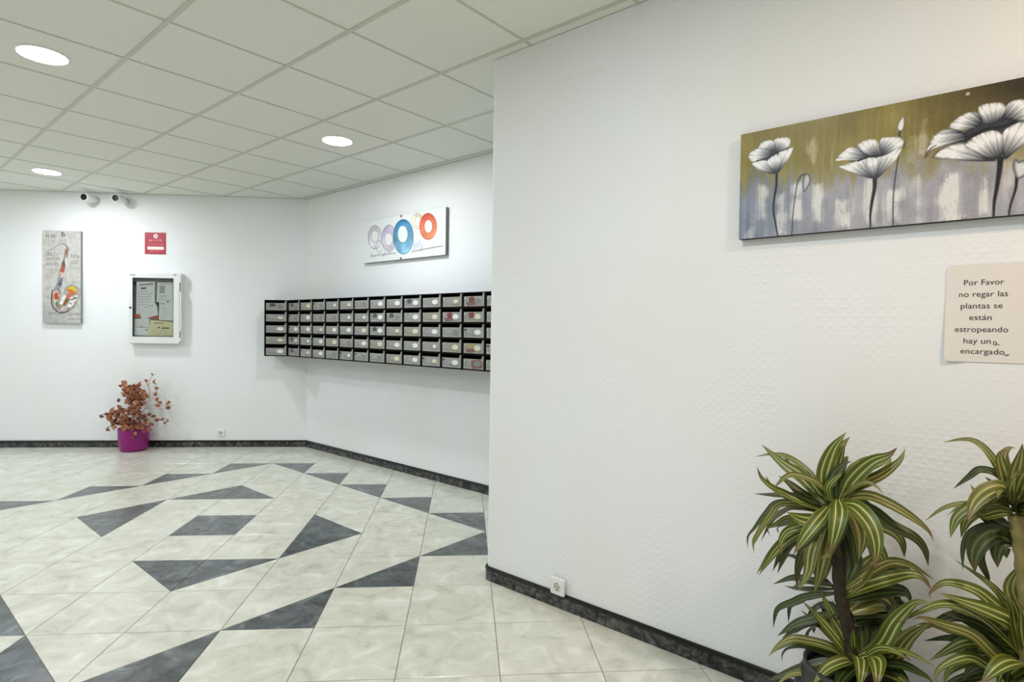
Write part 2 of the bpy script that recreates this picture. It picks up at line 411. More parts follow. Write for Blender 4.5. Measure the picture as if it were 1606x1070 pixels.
# ------------------------------------------------------------------ painted canvases: colour per grid point
class Canvas:
    def __init__(self, w, hgt, nx, ny):
        self.w, self.h, self.nx, self.ny = w, hgt, nx, ny
        self.U, self.V = np.meshgrid(np.linspace(0, w, nx+1), np.linspace(0, hgt, ny+1))
        self.C = np.zeros((ny+1, nx+1, 3)); self.rng = np.random.default_rng(5)
    def noise(self, fx, fy, seed):
        r = np.random.default_rng(seed); gx, gy = int(fx*self.w)+3, int(fy*self.h)+3
        g = r.random((gy, gx)); x = self.U*fx; y = self.V*fy
        xi, yi = x.astype(int), y.astype(int); tx, ty = x-xi, y-yi
        tx = tx*tx*(3-2*tx); ty = ty*ty*(3-2*ty)
        return (g[yi, xi]*(1-tx)+g[yi, xi+1]*tx)*(1-ty)+(g[yi+1, xi]*(1-tx)+g[yi+1, xi+1]*tx)*ty
    def blend(self, sl, col, alpha):
        a = alpha[..., None]; self.C[sl] = self.C[sl]*(1-a)+np.asarray(col, float)*a
    def sub(self, pts, pad):
        p = np.asarray(pts); dx, dy = self.w/self.nx, self.h/self.ny
        x0 = max(0, int((p[:, 0].min()-pad)/dx)); x1 = min(self.nx+1, int((p[:, 0].max()+pad)/dx)+2)
        y0 = max(0, int((p[:, 1].min()-pad)/dy)); y1 = min(self.ny+1, int((p[:, 1].max()+pad)/dy)+2)
        return (slice(y0, max(y0, y1)), slice(x0, max(x0, x1)))
    def dist(self, sl, pts, closed):
        X, Y = self.U[sl], self.V[sl]; D = np.full(X.shape, 9.0); T = np.zeros(X.shape)
        n = len(pts); segs = n if closed else n-1; L = 0
        for i in range(segs):
            a, b = pts[i], pts[(i+1) % n]; d = (b[0]-a[0], b[1]-a[1]); l2 = d[0]**2+d[1]**2+1e-12
            t = np.clip(((X-a[0])*d[0]+(Y-a[1])*d[1])/l2, 0, 1); q = np.hypot(X-a[0]-t*d[0], Y-a[1]-t*d[1])
            near = q < D; D = np.where(near, q, D); T = np.where(near, (i+t)/segs, T)
        return D, T
    def inside(self, sl, pts):
        X, Y = self.U[sl], self.V[sl]; r = np.zeros(X.shape, bool); n = len(pts)
        for i in range(n):
            (x0, y0), (x1, y1) = pts[i], pts[(i+1) % n]
            if y0 == y1: continue
            c = ((y0 > Y) != (y1 > Y)) & (X < (x1-x0)*(Y-y0)/(y1-y0)+x0); r ^= c
        return r
    def fill(self, pts, col, edge=None, ew=0.01, soft=0.0015, alpha=1.0, lit=None, smooth=True, tex=None):
        # closed shape: col inside, going to edge colour within ew of the outline; lit = (direction x, y, colour, amount)
        pts = [tuple(p) for p in (catmull(pts, 5, True) if smooth else pts)]
        sl = self.sub(pts, soft*2); D, _ = self.dist(sl, pts, True); ins = self.inside(sl, pts)
        sd = np.where(ins, D, -D); a = np.clip(sd/soft*0.5+0.5, 0, 1)*alpha
        c = np.broadcast_to(np.asarray(col, float), a.shape+(3,)).copy()
        if lit is not None:
            p = np.asarray(pts); ce = p.mean(0); sc = (p.max(0)-p.min(0)).max()/2
            g = np.clip(0.5+0.5*((self.U[sl]-ce[0])*lit[0]+(self.V[sl]-ce[1])*lit[1])/sc, 0, 1)[..., None]
            c = c*(1-g)+np.asarray(lit[2], float)*g
        if edge is not None:
            e = np.clip(1-D/ew, 0, 1)[..., None]**1.6; c = c*(1-e)+np.asarray(edge, float)*e
        if tex is not None: c = c*(1+(tex[sl][..., None]-0.5)*0.35)
        self.C[sl] = self.C[sl]*(1-a[..., None])+c*a[..., None]
    def stroke(self, pts, col, w0, w1=None, soft=0.001, alpha=1.0, per=5):
        pts = [tuple(p) for p in catmull(pts, per)]; w1 = w0 if w1 is None else w1
        sl = self.sub(pts, max(w0, w1)+soft); D, T = self.dist(sl, pts, False)
        wd = w0+(w1-w0)*T; a = np.clip((wd-D)/soft*0.5+0.5, 0, 1)*alpha
        self.blend(sl, col, a)
    def build(self, name, material, parent, y):
        nx, ny = self.nx, self.ny; me = bpy.data.meshes.new(name)
        v = np.stack([self.U, np.full_like(self.U, y), self.V], -1).reshape(-1, 3)
        i = np.arange((nx+1)*(ny+1)).reshape(ny+1, nx+1)
        f = np.stack([i[:-1, :-1], i[:-1, 1:], i[1:, 1:], i[1:, :-1]], -1).reshape(-1, 4)
        me.vertices.add(len(v)); me.vertices.foreach_set('co', v.ravel())
        me.loops.add(f.size); me.loops.foreach_set('vertex_index', f.ravel())
        me.polygons.add(len(f)); me.polygons.foreach_set('loop_start', np.arange(len(f))*4)
        me.update(calc_edges=True)
        c = np.clip(self.C, 0, 255)/255.0; c = np.where(c <= 0.04045, c/12.92, ((c+0.055)/1.055)**2.4)
        at = me.color_attributes.new('Col', 'FLOAT_COLOR', 'POINT')
        at.data.foreach_set('color', np.concatenate([c.reshape(-1, 3), np.ones((len(v), 1))], 1).ravel())
        me.materials.append(material); return link(name, me, parent)
def screw(parent, x, z, y, r, material):
    q = MB().rings([[(x+r*f_*math.cos(2*math.pi*k/12), yy, z+r*f_*math.sin(2*math.pi*k/12)) for k in range(12)] for f_, yy in ((1, y), (1, y-0.002), (0.7, y-0.0045))])
    return q.build('screw', material, parent)

# --- long canvas with white poppies, right-hand wall
FT = 0.035
fS, fz0, fz1, fw_ = -0.803, 1.719, 2.121, 1.378
fl = thing('flower_painting', 'long canvas painting of white poppies on olive and grey, above the paper notice', 'painting', at45(fS, D_RIGHT, fz0), R45)
MB().bbox(0, fw_, -FT+0.0008, -0.001, 0, fz1-fz0, 0.0015).build('canvas', mat('dark_canvas_edge', lin((36, 32, 34)), 0.7), fl)
cv = Canvas(fw_, fz1-fz0, 720, 210)
def FP(u, v):                                          # point of the 3.522x crop of the photo -> canvas
    P = on_right(1150+u/3.522, 120+v/3.522, FT); return (S_of(P)-fS, P[2]-fz0)
def FPL(l): return [FP(*p) for p in l]
n1, n2, n3 = cv.noise(60, 5, 1), cv.noise(220, 12, 2), cv.noise(14, 14, 3)
n4 = cv.noise(320, 320, 4); n5 = cv.noise(30, 30, 8)
tt = np.clip((cv.V/cv.h-0.50+0.26*(n1-0.5)+0.08*(n2-0.5)+0.20*(n3-0.5)+0.10*np.clip(cv.U/cv.w*2-0.6, -0.2, 0.4))/0.26+0.5, 0, 1)[..., None]
bx = np.clip((cv.U/cv.w-0.36)/0.28, 0, 1)[..., None]; by = np.clip((cv.V/cv.h-0.50)/0.42, 0, 1)[..., None]
olive = np.array([134, 122, 58])+(n3[..., None]-0.5)*34+(n2[..., None]-0.5)*12
olive = olive*(1-bx*by)+np.array([38, 30, 22])*bx*by
lx = np.clip(cv.U/cv.w/0.28, 0, 1)[..., None]
grey = np.array([128, 138, 156])*(1-lx)+np.array([166, 166, 174])*lx+(n1[..., None]-0.5)*26+(n5[..., None]-0.5)*20+(n2[..., None]-0.5)*8
cv.C[:] = grey*(1-tt)+olive*tt
sm = np.clip((n1-0.55)*3, 0, 1)*np.clip((n2-0.4)*2, 0, 1)*0.5
cv.blend((slice(None), slice(None)), (176, 174, 170), sm*np.clip(1-np.abs(cv.V/cv.h-0.58)*3, 0, 1))
# knife-applied white patches: u centre, v0, v1, width in crop pixels
for (u, v0, v1, wd, al) in [(165, 600, 790, 46, .75), (262, 640, 872, 60, .75), (348, 590, 790, 62, .85), (465, 598, 800, 48, .85), (605, 676, 838, 92, .9),
                            (755, 565, 820, 66, .8), (885, 626, 800, 92, .9), (1018, 530, 800, 34, .6), (1190, 538, 800, 112, .92), (1388, 545, 765, 52, .85),
                            (1500, 480, 700, 30, .5), (1040, 250, 430, 34, .5), (432, 345, 470, 40, .4), (985, 320, 470, 30, .35), (1700, 560, 780, 90, .8), (1900, 500, 760, 70, .8), (2150, 560, 780, 90, .8), (90, 840, 890, 40, .5)]:
    pts = FPL([(u-wd*.30, v0+10), (u+wd*.38, v0), (u+wd*.5, (v0+v1)/2), (u+wd*.42, v1), (u-wd*.4, v1-8), (u-wd*.52, (v0+v1)/2+20)])
    sl = cv.sub(pts, 0.02); D, _ = cv.dist(sl, pts, True); ins = cv.inside(sl, pts)
    sd = np.where(ins, D, -D)+(n2[sl]-0.5)*0.012+(n5[sl]-0.5)*0.016
    cv.blend(sl, (236, 236, 232), np.clip(sd/0.016+0.5, 0, 1)*al*0.9*np.clip(0.35+1.2*n5[sl]*0.6+0.55*n4[sl], 0, 1))
PW, PE, PG = (226, 230, 232), (40, 44, 50), (150, 158, 166)
tex = cv.noise(150, 40, 9)
def stem(l, w0, w1): cv.stroke(FPL(l), (30, 31, 36), w0, w1, 0.0014)
def petals(ls, ew, base):
    # each petal runs from shaded grey at the flower's heart to white, with brushed streaks along it
    B = np.array(FP(*base))
    for k, l in enumerate(ls):
        pts = [tuple(p) for p in catmull(FPL(l), 5, True)]
        sl = cv.sub(pts, 0.004); D, _ = cv.dist(sl, pts, True); ins = cv.inside(sl, pts)
        a = np.clip(np.where(ins, D, -D)/0.0018*0.5+0.5, 0, 1)
        dx, dy = cv.U[sl]-B[0], cv.V[sl]-B[1]; rad = np.hypot(dx, dy); ang = np.arctan2(dy, dx)
        pr = np.hypot(*(np.array(pts)-B).T); t_ = np.clip((rad-pr.min())/(pr.max()-pr.min()+1e-6), 0, 1)
        st = 0.5+0.25*np.sin(ang*31+k*2.1+2*n5[sl])+0.25*np.sin(ang*57+k*1.3+3*tex[sl])
        lum = 0.14+1.05*np.clip(t_*1.45, 0, 1)**0.9-0.46*st*(1-t_*0.5)-0.34*np.clip((t_-0.72)/0.28, 0, 1)*st
        e = np.clip(1-D/ew, 0, 1)**2*(0.35+0.65*np.clip(0.5-0.6*dy/(rad+1e-6)+0.3*np.sin(ang*5+k), 0, 1)); lum = np.clip(lum-0.75*e, 0.02, 1.0)[..., None]
        c = np.array([34, 38, 46])*(1-lum)+np.array([243, 245, 246])*lum
        cv.C[sl] = cv.C[sl]*(1-a[..., None])+c*a[..., None]
stem([(240, 525), (238, 600), (226, 680), (222, 740), (235, 820), (246, 884)], 0.0042, 0.0022)
stem([(323, 880), (330, 760), (345, 640), (360, 572), (385, 542), (412, 546)], 0.0013, 0.0020)
cv.fill(FPL([(396, 542), (420, 545), (426, 580), (406, 622), (390, 638), (384, 590)]), (190, 196, 204), (36, 38, 46), 0.007)
def heart(l): cv.fill(FPL(l), (52, 56, 62), (30, 32, 36), 0.01, 0.004)
heart([(130, 466), (160, 400), (225, 380), (300, 396), (270, 440), (200, 478)])
petals([[(228, 350), (265, 338), (310, 340), (314, 375), (285, 402), (240, 418), (226, 395)],
        [(140, 388), (165, 360), (210, 352), (230, 375), (228, 408), (200, 418), (150, 404)],
        [(84, 442), (100, 415), (150, 395), (205, 405), (217, 430), (190, 452), (130, 466), (100, 470)]], 0.0060, (225, 440))
petals([[(104, 480), (150, 464), (195, 470), (225, 518), (236, 538), (180, 531), (125, 506)],
        [(240, 428), (290, 405), (331, 394), (312, 445), (282, 490), (246, 533), (256, 480)],
        [(188, 466), (238, 430), (260, 440), (263, 480), (242, 528), (212, 512)]], 0.0056, (240, 545))
cv.stroke(FPL([(130, 466), (190, 450), (222, 428), (250, 424)]), (34, 36, 42), 0.0022, 0.0030)
stem([(782, 556), (780, 620), (765, 700), (757, 770), (758, 848)], 0.0068, 0.0018)
stem([(915, 428), (900, 520), (886, 640), (882, 740), (884, 832)], 0.0014, 0.0014)
stem([(922, 300), (918, 328), (944, 368), (934, 402)], 0.0026, 0.0012)
cv.fill(FPL([(941, 221), (946, 268), (930, 302), (906, 292), (912, 255)]), (236, 236, 230), (60, 56, 50), 0.005)
heart([(640, 464), (700, 405), (800, 385), (900, 400), (860, 440), (760, 475)])
petals([[(815, 345), (870, 335), (930, 340), (942, 378), (900, 422), (830, 438), (808, 400)],
        [(690, 375), (740, 350), (785, 350), (806, 380), (817, 432), (770, 442), (722, 428), (698, 402)],
        [(566, 466), (590, 430), (640, 392), (690, 395), (722, 420), (747, 440), (690, 466), (620, 462)]], 0.0066, (790, 455))
petals([[(584, 500), (650, 478), (740, 455), (766, 500), (777, 562), (700, 546), (630, 521)],
        [(790, 450), (850, 430), (932, 386), (905, 450), (850, 510), (798, 562), (783, 555), (800, 490)],
        [(733, 456), (790, 450), (802, 482), (788, 556), (770, 562)]], 0.0060, (785, 575))
cv.stroke(FPL([(690, 466), (745, 446), (790, 442), (826, 438)]), (28, 30, 34), 0.0030, 0.0014)
stem([(1476, 455), (1470, 520), (1455, 620), (1441, 700), (1438, 790)], 0.0075, 0.0022)
stem([(1566, 556), (1560, 620), (1532, 710), (1519, 788)], 0.0040, 0.0016)
cv.fill(FPL([(1545, 505), (1556, 455), (1580, 470), (1605, 462), (1640, 500), (1620, 540), (1570, 565)]), (214, 218, 220), (52, 54, 60), 0.010)
stem([(1815, 470), (1830, 560), (1838, 660), (1836, 780)], 0.005, 0.002)
heart([(1250, 360), (1330, 270), (1450, 235), (1600, 225), (1680, 270), (1560, 330), (1400, 360)])
petals([[(1480, 228), (1510, 160), (1560, 130), (1640, 135), (1700, 190), (1640, 245), (1540, 245)],
        [(1640, 250), (1700, 190), (1780, 210), (1800, 270), (1720, 310), (1650, 300)],
        [(1354, 172), (1430, 146), (1490, 150), (1502, 190), (1470, 242), (1420, 272), (1384, 262)],
        [(1194, 282), (1230, 235), (1300, 198), (1356, 205), (1378, 252), (1340, 288), (1270, 298)],
        [(1058, 452), (1080, 370), (1130, 310), (1200, 288), (1290, 318), (1312, 346), (1200, 376), (1108, 404)]], 0.0110, (1440, 300))
petals([[(1104, 450), (1150, 400), (1240, 374), (1300, 380), (1385, 440), (1455, 466), (1330, 468), (1200, 459)],
        [(1488, 312), (1540, 270), (1610, 248), (1690, 280), (1640, 350), (1560, 412), (1500, 458), (1482, 400)],
        [(1278, 382), (1340, 328), (1430, 298), (1482, 320), (1492, 382), (1472, 452), (1400, 452), (1330, 412)]], 0.0100, (1478, 480))
cv.stroke(FPL([(1290, 338), (1350, 312), (1400, 290), (1470, 282), (1560, 250)]), (30, 30, 32), 0.0062, 0.0040)
cv.stroke(FPL([(1060, 446), (1090, 400), (1120, 380)]), (120, 84, 60), 0.0030, 0.0015)
cv.stroke(FPL([(1100, 448), (1130, 415), (1160, 398)]), (120, 84, 60), 0.0026, 0.0012)
cv.C += (n4[..., None]-0.5)*14
cv.build('painted_front', vcol_mat('poppy_paint', 0.42, 0.35), fl, -FT)
for zz in (fz1-fz0-0.018, 0.008):
    screw(fl, -0.114-fS, zz, -FT, 0.006, M['pale_screw'])

# --- ring canvas on the mailbox wall
RTK = 0.035
rS, rz0, rw, rh = -4.938, 2.004, 1.195, 0.414
rp = thing('ring_painting', 'white canvas with blue, orange and lilac watercolour rings hanging above the mailboxes', 'painting', at45(rS, D_MAIL, rz0), R45)
MB().bbox(0, rw, -RTK+0.0008, -0.001, 0, rh, 0.0015).build('canvas', mat('grey_canvas_edge', lin((128, 130, 128)), 0.7), rp)
cv = Canvas(rw, rh, 440, 150)
def RP(u, v):
    P = on_mail(550+u/8.233, 300+v/8.233, RTK); return (S_of(P)-rS, P[2]-rz0)
cv.C[:] = (232, 235, 233)
wn = cv.noise(16, 16, 3); wn2 = cv.noise(40, 40, 4)
def ring(o, i, col, light, line, al=1.0, hole=True):
    po = [RP(o[0]+o[2]*math.cos(a), o[1]+o[3]*math.sin(a)) for a in np.linspace(0, 2*math.pi, 28)[:-1]]
    pi_ = [RP(i[0]+i[2]*math.cos(a), i[1]+i[3]*math.sin(a)) for a in np.linspace(0, 2*math.pi, 24)[:-1]]
    bgc = cv.C.copy()
    cv.fill(po, col, None, 0.01, 0.004, al, (0.25, -0.9, light), True, wn)
    cv.fill([( (a[0]+b[0])/2, (a[1]+b[1])/2) for a, b in zip(po[:len(po)], [pi_[int(k*len(pi_)/len(po))] for k in range(len(po))])], light, None, 0.01, 0.03, 0.25)
    sl = cv.sub(pi_, 0.01); D, _ = cv.dist(sl, pi_, True); ins = cv.inside(sl, pi_)
    a = np.clip(np.where(ins, D, -D)/0.003*0.5+0.5, 0, 1)[..., None]
    cv.C[sl] = cv.C[sl]*(1-a)+(np.array([233, 236, 234])*0.85+bgc[sl]*0.15)*a
    cv.stroke(po+po[:1], line, 0.0028, 0.0028, 0.003, 0.8, 2); cv.stroke(pi_+pi_[:1], line, 0.0024, 0.0024, 0.003, 0.75, 2)
ring((313, 595, 88, 150), (312, 580, 46, 76), (186, 186, 192), (222, 222, 226), (120, 116, 124), 0.85)
ring((495, 608, 92, 170), (490, 620, 52, 86), (178, 160, 192), (214, 208, 222), (128, 118, 140), 0.9)
ring((862, 385, 72, 98), (868, 390, 38, 65), (222, 210, 178), (236, 230, 212), (170, 156, 128), 0.8)
cv.fill([RP(*p) for p in ((800, 665), (905, 635), (915, 705), (800, 765))], (206, 214, 222), None, 0.01, 0.01, 0.9, None, False)
ring((680, 588, 130, 222), (672, 555, 66, 113), (34, 112, 156), (150, 198, 222), (32, 74, 104))
ring((1000, 455, 110, 170), (1003, 455, 51, 86), (216, 84, 58), (238, 152, 108), (170, 64, 52))
so = [RP(372+42*math.cos(a), 715+76*math.sin(a)) for a in np.linspace(0, 2*math.pi, 20)]
cv.stroke(so, (116, 104, 112), 0.0022, 0.0022, 0.002, 0.85, 2)
def script_line(u0, v0, u1, v1, n, amp, seed):
    r = random.Random(seed); pts = []
    for k in range(n*4):
        t = k/(n*4-1); a = k*math.pi/2
        big = 1.3 if r.random() < 0.10 else r.uniform(0.45, 0.8)
        pts.append(RP(u0+(u1-u0)*t+9*math.cos(a), v0+(v1-v0)*t+amp*big*math.sin(a)*(1 if t < 0.85 else 0.3)))
    cv.stroke(pts, (52, 50, 54), 0.0019, 0.0019, 0.002, 0.9, 3)
script_line(262, 842, 582, 800, 13, 13, 1); script_line(792, 782, 1190, 706, 15, 11, 2)
cv.stroke([RP(262, 850), RP(272, 800)], (52, 50, 54), 0.002, 0.002, 0.002); cv.stroke([RP(420, 850), RP(440, 780)], (52, 50, 54), 0.002, 0.002, 0.002)
cv.stroke([RP(900, 775), RP(925, 705)], (52, 50, 54), 0.002, 0.002, 0.002)
cv.build('painted_front', vcol_mat('ring_print', 0.5, 0.3), rp, -RTK)
for zz in (rh-0.010, 0.010):
    screw(rp, rw/2-0.01, zz, -RTK, 0.011, M['screw'])

# --- saxophone canvas on the back wall
sx0, sz0, sw_, sh_, ST = -4.583, 1.366, 0.392, 1.002, 0.04
sp = thing('saxophone_painting', 'tall grey collage canvas of a saxophone with scribbled letters on the back wall', 'painting', (sx0, D_BACK, sz0))
MB().bbox(0, sw_, -ST+0.0008, -0.001, 0, sh_, 0.0015).build('canvas', mat('pale_grey_canvas_edge', lin((150, 150, 146)), 0.7), sp)
cv = Canvas(sw_, sh_, 150, 380)
def XP(u, v):
    P = on_back(60+u/6.6875, 355+v/6.6875, ST); return (P[0]-sx0, P[2]-sz0)
def XL_(l): return [XP(*p) for p in l]
a1, a2, a3 = cv.noise(14, 10, 1), cv.noise(50, 40, 2), cv.noise(8, 5, 6)
cv.C[:] = np.array([192, 191, 184])+(a1[..., None]-0.5)*22+(a2[..., None]-0.5)*14
low = np.clip(1-cv.V/cv.h*3.4, 0, 1)*np.clip(1.2-cv.U/cv.w, 0, 1)
cv.blend((slice(None), slice(None)), (142, 142, 142), low*0.6*a3*1.4)
cv.blend((slice(None), slice(None)), (168, 166, 160), np.clip((a1-0.55)*3, 0, 1)*0.4)
for l in ([(90, 940), (190, 950), (190, 1000), (85, 1000)], [(200, 930), (280, 920), (285, 1000), (200, 1005)], [(295, 940), (450, 935), (455, 1000), (295, 1005)]):
    cv.fill(XL_(l), (172, 172, 172) if l[0][0] < 250 else (206, 204, 200), (150, 150, 148), 0.006, 0.003, 0.6, None, False)
def scribble(words, seed):
    r = random.Random(seed)
    for (u0, u1, v0, v1, n, col) in words:
        for k in range(n):
            a = u0+(u1-u0)*k/n; b = u0+(u1-u0)*(k+.72)/n; c = (a+b)/2
            kind = r.choice('EILNCAO')
            st = {'E': [[(b, v0), (a, v0), (a, v1), (b, v1)], [(a, (v0+v1)/2), (b, (v0+v1)/2)]], 'I': [[(c, v0), (c, v1)]], 'L': [[(a, v0), (a, v1), (b, v1)]],
                  'N': [[(a, v1), (a, v0), (b, v1), (b, v0)]], 'C': [[(b, v0), (a, v0+5), (a, v1-5), (b, v1)]], 'A': [[(a, v1), (c, v0), (b, v1)]],
                  'O': [[(a, v0), (b, v0), (b, v1), (a, v1), (a, v0)]]}[kind]
            for s in st: cv.stroke(XL_(s), col, 0.0030, 0.0026, 0.003, 0.75, 1)
scribble([(310, 400, 85, 118, 4, (160, 158, 152)), (110, 180, 140, 165, 4, (160, 158, 152)), (215, 300, 140, 165, 4, (168, 166, 160)),
          (85, 240, 275, 308, 6, (118, 114, 108)), (85, 230, 328, 352, 7, (136, 132, 126)), (85, 230, 500, 535, 5, (170, 166, 158)),
          (320, 440, 425, 450, 6, (166, 164, 158)), (360, 445, 575, 600, 4, (158, 156, 150)), (85, 130, 640, 665, 2, (140, 138, 134)),
          (90, 130, 730, 760, 2, (130, 128, 126)), (110, 230, 900, 925, 6, (136, 134, 130)), (320, 450, 912, 928, 8, (140, 138, 134))], 3)
cv.stroke(XL_([(98, 262), (180, 216), (240, 188), (285, 198), (312, 238)]), (132, 122, 130), 0.0035, 0.010, 0.003)
cv.stroke(XL_([(98, 262), (180, 218), (240, 192), (280, 204)]), (196, 190, 192), 0.001, 0.004, 0.003)
for l, c in (([(284, 235), (318, 240), (306, 310), (270, 315)], (150, 104, 84)), ([(270, 308), (308, 305), (292, 380), (252, 378)], (140, 134, 130)),
             ([(292, 330), (300, 340), (280, 440), (262, 440)], (222, 218, 210)), ([(250, 375), (284, 372), (282, 440), (236, 440)], (112, 84, 70)),
             ([(238, 420), (284, 430), (268, 490), (224, 480)], (158, 82, 66)), ([(226, 478), (268, 486), (256, 545), (212, 535)], (186, 160, 146)),
             ([(214, 530), (262, 540), (240, 640), (196, 625)], (122, 120, 134)), ([(198, 590), (244, 600), (226, 690), (164, 665)], (142, 138, 150)), ([(222, 570), (248, 560), (236, 630), (214, 620)], (92, 90, 102))):
    cv.fill(XL_(l), c, None, 0.01, 0.003, 0.95, None, False, a2)
cv.fill(XL_([(150, 670), (228, 680), (225, 760), (215, 830), (260, 850), (300, 800), (330, 720), (430, 720), (410, 780), (370, 850), (310, 895), (240, 908), (180, 880), (142, 810), (140, 730)]), (176, 166, 160), (60, 58, 60), 0.012, 0.003, 1.0, None, True, a2)
for l, c in (([(160, 690), (222, 690), (220, 770), (158, 770)], (206, 176, 140)), ([(172, 705), (212, 700), (212, 765), (172, 765)], (204, 74, 48)),
             ([(160, 775), (214, 775), (212, 830), (170, 835)], (206, 214, 192)), ([(180, 800), (205, 780), (208, 830), (188, 840)], (96, 130, 96)),
             ([(235, 770), (300, 700), (330, 740), (262, 810), (235, 820)], (236, 232, 228)), ([(300, 690), (345, 690), (340, 745), (290, 770)], (222, 104, 62)),
             ([(268, 790), (300, 740), (316, 790), (280, 830), (255, 830)], (128, 84, 48)), ([(340, 745), (430, 715), (405, 780), (350, 845), (305, 860)], (226, 222, 216)),
             ([(215, 815), (265, 830), (250, 865), (205, 860)], (150, 132, 90)), ([(190, 850), (300, 850), (280, 895), (215, 895)], (190, 172, 178))):
    cv.fill(XL_(l), c, None, 0.01, 0.003, 0.95, None, False, a2)
for q in ((350, 760), (372, 748), (336, 800), (320, 848), (392, 742)):
    cv.stroke(XL_([(q[0]-8, q[1]+14), (q[0]+6, q[1]), (q[0]+8, q[1]+18)]), (48, 46, 50), 0.004, 0.003, 0.003, 0.9, 2)
cv.fill(XL_([(268, 690), (290, 640), (345, 615), (410, 635), (450, 690), (446, 725), (395, 722), (330, 705), (292, 720)]), (172, 164, 160), (120, 112, 112), 0.01, 0.003, 1.0)
cv.fill(XL_([(285, 680), (310, 640), (360, 625), (400, 650), (408, 700), (360, 700), (310, 680)]), (206, 186, 70), (120, 124, 90), 0.012, 0.003, 1.0)
cv.fill(XL_([(305, 660), (350, 665), (400, 700), (372, 712), (325, 690)]), (214, 110, 48), (170, 60, 40), 0.008, 0.003, 1.0)
cv.stroke(XL_([(150, 670), (136, 760), (150, 840), (200, 895), (260, 908), (320, 888)]), (44, 44, 48), 0.004, 0.005, 0.003, 0.9)
cv.C += (a2[..., None]-0.5)*8
cv.build('painted_front', vcol_mat('saxophone_print', 0.55, 0.3), sp, -ST)

# ------------------------------------------------------------------ lettering
def text(body, parent, material, x0, x1, zb, y, size, name='lettering', yfun=None):
    cu = bpy.data.curves.new('t', 'FONT'); cu.body = body; cu.size = 1.0; cu.resolution_u = 3
    ob = bpy.data.objects.new('t', cu); COL.objects.link(ob)
    dg = bpy.context.evaluated_depsgraph_get(); me = bpy.data.meshes.new_from_object(ob.evaluated_get(dg))
    bpy.data.objects.remove(ob); bpy.data.curves.remove(cu)
    n = len(me.vertices); co = np.empty(n*3); me.vertices.foreach_get('co', co); co = co.reshape(-1, 3)
    X0, X1 = co[:, 0].min(), co[:, 0].max()
    out = np.stack([x0+(co[:, 0]-X0)/(X1-X0)*(x1-x0), np.full(n, y), zb+co[:, 1]*size], -1)
    if yfun: out[:, 1] = [yfun(a, c)+y for a, c in zip(out[:, 0], out[:, 2])]
    me.vertices.foreach_set('co', out.ravel()); me.update(); me.materials.clear(); me.materials.append(material)
    return link(name, me, parent)
ink = mat('printed_ink', lin((40, 36, 38)), 0.6)
faint = mat('faint_ink', lin((120, 116, 110)), 0.6)
for body, u0, u1, v, sz, mt_ in (('RIE', 78, 190, 118, 0.052, faint), ('B', 246, 282, 110, 0.060, ink), ('eich', 82, 208, 408, 0.058, faint), ('EN', 135, 220, 490, 0.075, mat('very_faint_ink', lin((158, 154, 146)), 0.6)),
                            ('EN', 345, 425, 330, 0.060, faint), ('IQL', 350, 430, 395, 0.055, faint), ('eich', 310, 445, 985, 0.050, faint)):
    a, b = XP(u0, v), XP(u1, v)
    text(body, sp, mt_, a[0], b[0], a[1], -ST-0.0006, sz)
screw(sp, XP(252, 62)[0], XP(252, 62)[1]-0.006, -ST, 0.008, M['screw'])

# ------------------------------------------------------------------ paper notice by the plants
nS, nz0, nw, nh = -0.157, 1.277, 0.214, 0.302
nt = thing('paper_notice', 'laminated white paper notice with black Spanish text below the poppy painting', 'notice', at45(nS, D_RIGHT, nz0), R45)
def rrect(x0, x1, z0, z1, r, n=5):
    P = []
    for cx, cz, a0 in ((x1-r, z0+r, -90), (x1-r, z1-r, 0), (x0+r, z1-r, 90), (x0+r, z0+r, 180)):
        for k in range(n+1):
            a = math.radians(a0+90*k/n); P.append((cx+r*math.cos(a), cz+r*math.sin(a)))
    return P
def sheet_y(x, z): return -0.0025-0.010*max(0, 1-x/0.06)*max(0, 1-z/0.2)
def sheet(parent, name, x0, x1, z0, z1, r, material, dy):
    q = MB(); nx, nz = 14, 18; pts = {}
    for i in range(nx+1):
        for j in range(nz+1):
            x, z = x0+(x1-x0)*i/nx, z0+(z1-z0)*j/nz
            # pull the corners in to a round
            for cx, cz in ((x0+r, z0+r), (x1-r, z0+r), (x0+r, z1-r), (x1-r, z1-r)):
                if (x-cx)*(1 if cx > (x0+x1)/2 else -1) > 0 and (z-cz)*(1 if cz > (z0+z1)/2 else -1) > 0:
                    dd = max(abs(x-cx), abs(z-cz)); L = math.hypot(x-cx, z-cz)
                    if L > 1e-9: x, z = cx+(x-cx)*dd/L, cz+(z-cz)*dd/L
            pts[(i, j)] = len(q.v); q.v.append((x, sheet_y(x, z)+dy, z))
    n0 = len(q.v); q.v += [(x, y+0.0007, z) for x, y, z in q.v]
    for i in range(nx):
        for j in range(nz):
            f = (pts[(i, j)], pts[(i+1, j)], pts[(i+1, j+1)], pts[(i, j+1)]); q.f.append(f); q.f.append(tuple(k+n0 for k in f[::-1]))
    return q.build(name, material, parent, True)
sheet(nt, 'laminate', 0, nw, 0, nh, 0.010, mat('laminated_paper', lin((233, 228, 222)), 0.3), 0)
def NP(u, v):
    P = on_right(1450+u/5.635, 400+v/5.635, 0.003); return (S_of(P)-nS, P[2]-nz0)
for body, u0, u1, vb in (('Por Favor', 349, 704, 264), ('no regar las', 305, 737, 368), ('plantas se', 319, 690, 472), ('están', 394, 593, 575), ('estropeando', 268, 740, 681), ('hay un', 344, 585, 783), ('encargado', 317, 706, 876)):
    a, b = NP(u0, vb), NP(u1, vb); text(body, nt, ink, a[0], b[0], (a[1]+b[1])/2, -0.0007, 0.0245, yfun=sheet_y)
